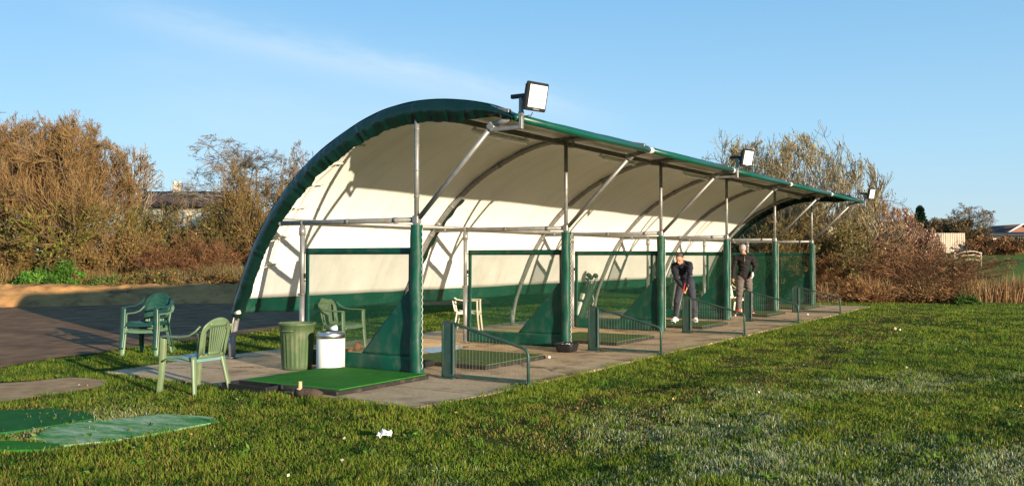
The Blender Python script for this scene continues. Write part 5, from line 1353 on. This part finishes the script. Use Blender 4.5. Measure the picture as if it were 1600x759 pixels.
# ------------------------------------------------------------------ light
SUN = Vector((-.310, -.938, math.sin(R(8.3)))).normalized()
el = math.asin(SUN.z)
ld = bpy.data.lights.new('sun', 'SUN'); ld.energy = 5.0; ld.angle = R(.5); ld.color = (1.0, .83, .60)
lo = link(bpy.data.objects.new('sun', ld)); lo.rotation_euler = SUN.to_track_quat('Z', 'Y').to_euler()
w = bpy.data.worlds.new('World'); SC.world = w; w.use_nodes = True; nt = w.node_tree; nt.nodes.clear()
out = nt.nodes.new('ShaderNodeOutputWorld'); bg = nt.nodes.new('ShaderNodeBackground')
sky = nt.nodes.new('ShaderNodeTexSky'); sky.sky_type = 'NISHITA'; sky.sun_disc = False; sky.sun_elevation = el
sky.sun_rotation = math.atan2(SUN.x, SUN.y); sky.air_density = 1.0; sky.dust_density = .0; sky.ozone_density = 2.5
# a thin streak of high cirrus, laid out by direction in the sky
tc = N(nt, 'ShaderNodeTexCoord')
def dvec(px, py): return (FW+(px-800)/FPX*RT-(py-379.5)/FPX*UP).normalized()
A, B = dvec(230, 28), dvec(995, 197); nrm = A.cross(B).normalized(); tan = (B-A); tan = (tan-nrm*tan.dot(nrm)).normalized(); midv = ((A+B)/2).normalized()
def dot(v):
    q = N(nt, 'ShaderNodeVectorMath', operation='DOT_PRODUCT'); q.inputs[1].default_value = v; nt.links.new(tc.outputs['Generated'], q.inputs[0]); return q.outputs['Value']
def mth(op, a, b=None):
    q = N(nt, 'ShaderNodeMath', operation=op)
    for s, v in zip(q.inputs, (a, b)):
        if v is None: continue
        if isinstance(v, (int, float)): s.default_value = v
        else: nt.links.new(v, s)
    return q.outputs[0]
dn = dot(nrm); dt = dot(tan)
cv_ = N(nt, 'ShaderNodeCombineXYZ'); nt.links.new(mth('MULTIPLY', dt, 9.), cv_.inputs[0]); nt.links.new(mth('MULTIPLY', dn, 42.), cv_.inputs[1])
wisp = N(nt, 'ShaderNodeTexNoise', Scale=1., Detail=7, Roughness=.62); nt.links.new(cv_.outputs[0], wisp.inputs['Vector'])
shift = mth('ADD', dn, mth('MULTIPLY', mth('SUBTRACT', wisp.outputs['Fac'], .5), .035))
band = mth('EXPONENT', mth('MULTIPLY', mth('POWER', mth('ABSOLUTE', mth('DIVIDE', shift, .017)), 2.), -1.))
mid0 = midv.dot(tan)
ends = mth('EXPONENT', mth('MULTIPLY', mth('POWER', mth('ABSOLUTE', mth('DIVIDE', mth('SUBTRACT', dt, mid0-.04), .24)), 4.), -1.))
veil = mth('EXPONENT', mth('MULTIPLY', mth('POWER', mth('ABSOLUTE', mth('DIVIDE', mth('SUBTRACT', shift, -.07 if nrm.z > 0 else .07), .07)), 2.), -1.))
fac = mth('MULTIPLY', mth('ADD', mth('MULTIPLY', band, .36), mth('MULTIPLY', veil, .22)), mth('MULTIPLY', ends, mth('ADD', mth('MULTIPLY', wisp.outputs['Fac'], 1.2), .1)))
tintn = mix(nt, 1., sky.outputs['Color'], (1.0, 1.08, 1.34), 'MULTIPLY')
gz = N(nt, 'ShaderNodeSeparateXYZ'); nt.links.new(tc.outputs['Generated'], gz.inputs[0])
gr = ramp(nt, gz.outputs['Z'], [(0.0, (5.3, 6.9, 7.9)), (.12, (4.0, 6.7, 8.7)), (.32, (1.9, 4.8, 7.8)), (1.0, (.7, 1.9, 4.1))])
tintn = mix(nt, .68, tintn, gr.outputs['Color'])
cl = mix(nt, fac, tintn, (7.0, 7.8, 8.4))
nt.links.new(cl, bg.inputs['Color']); bg.inputs['Strength'].default_value = .064
nt.links.new(bg.outputs[0], out.inputs[0])
SC.view_settings.view_transform = 'Standard'; SC.view_settings.look = 'None'; SC.view_settings.exposure = 1.0; SC.view_settings.gamma = 1.0; SC.view_settings.use_curve_mapping = False
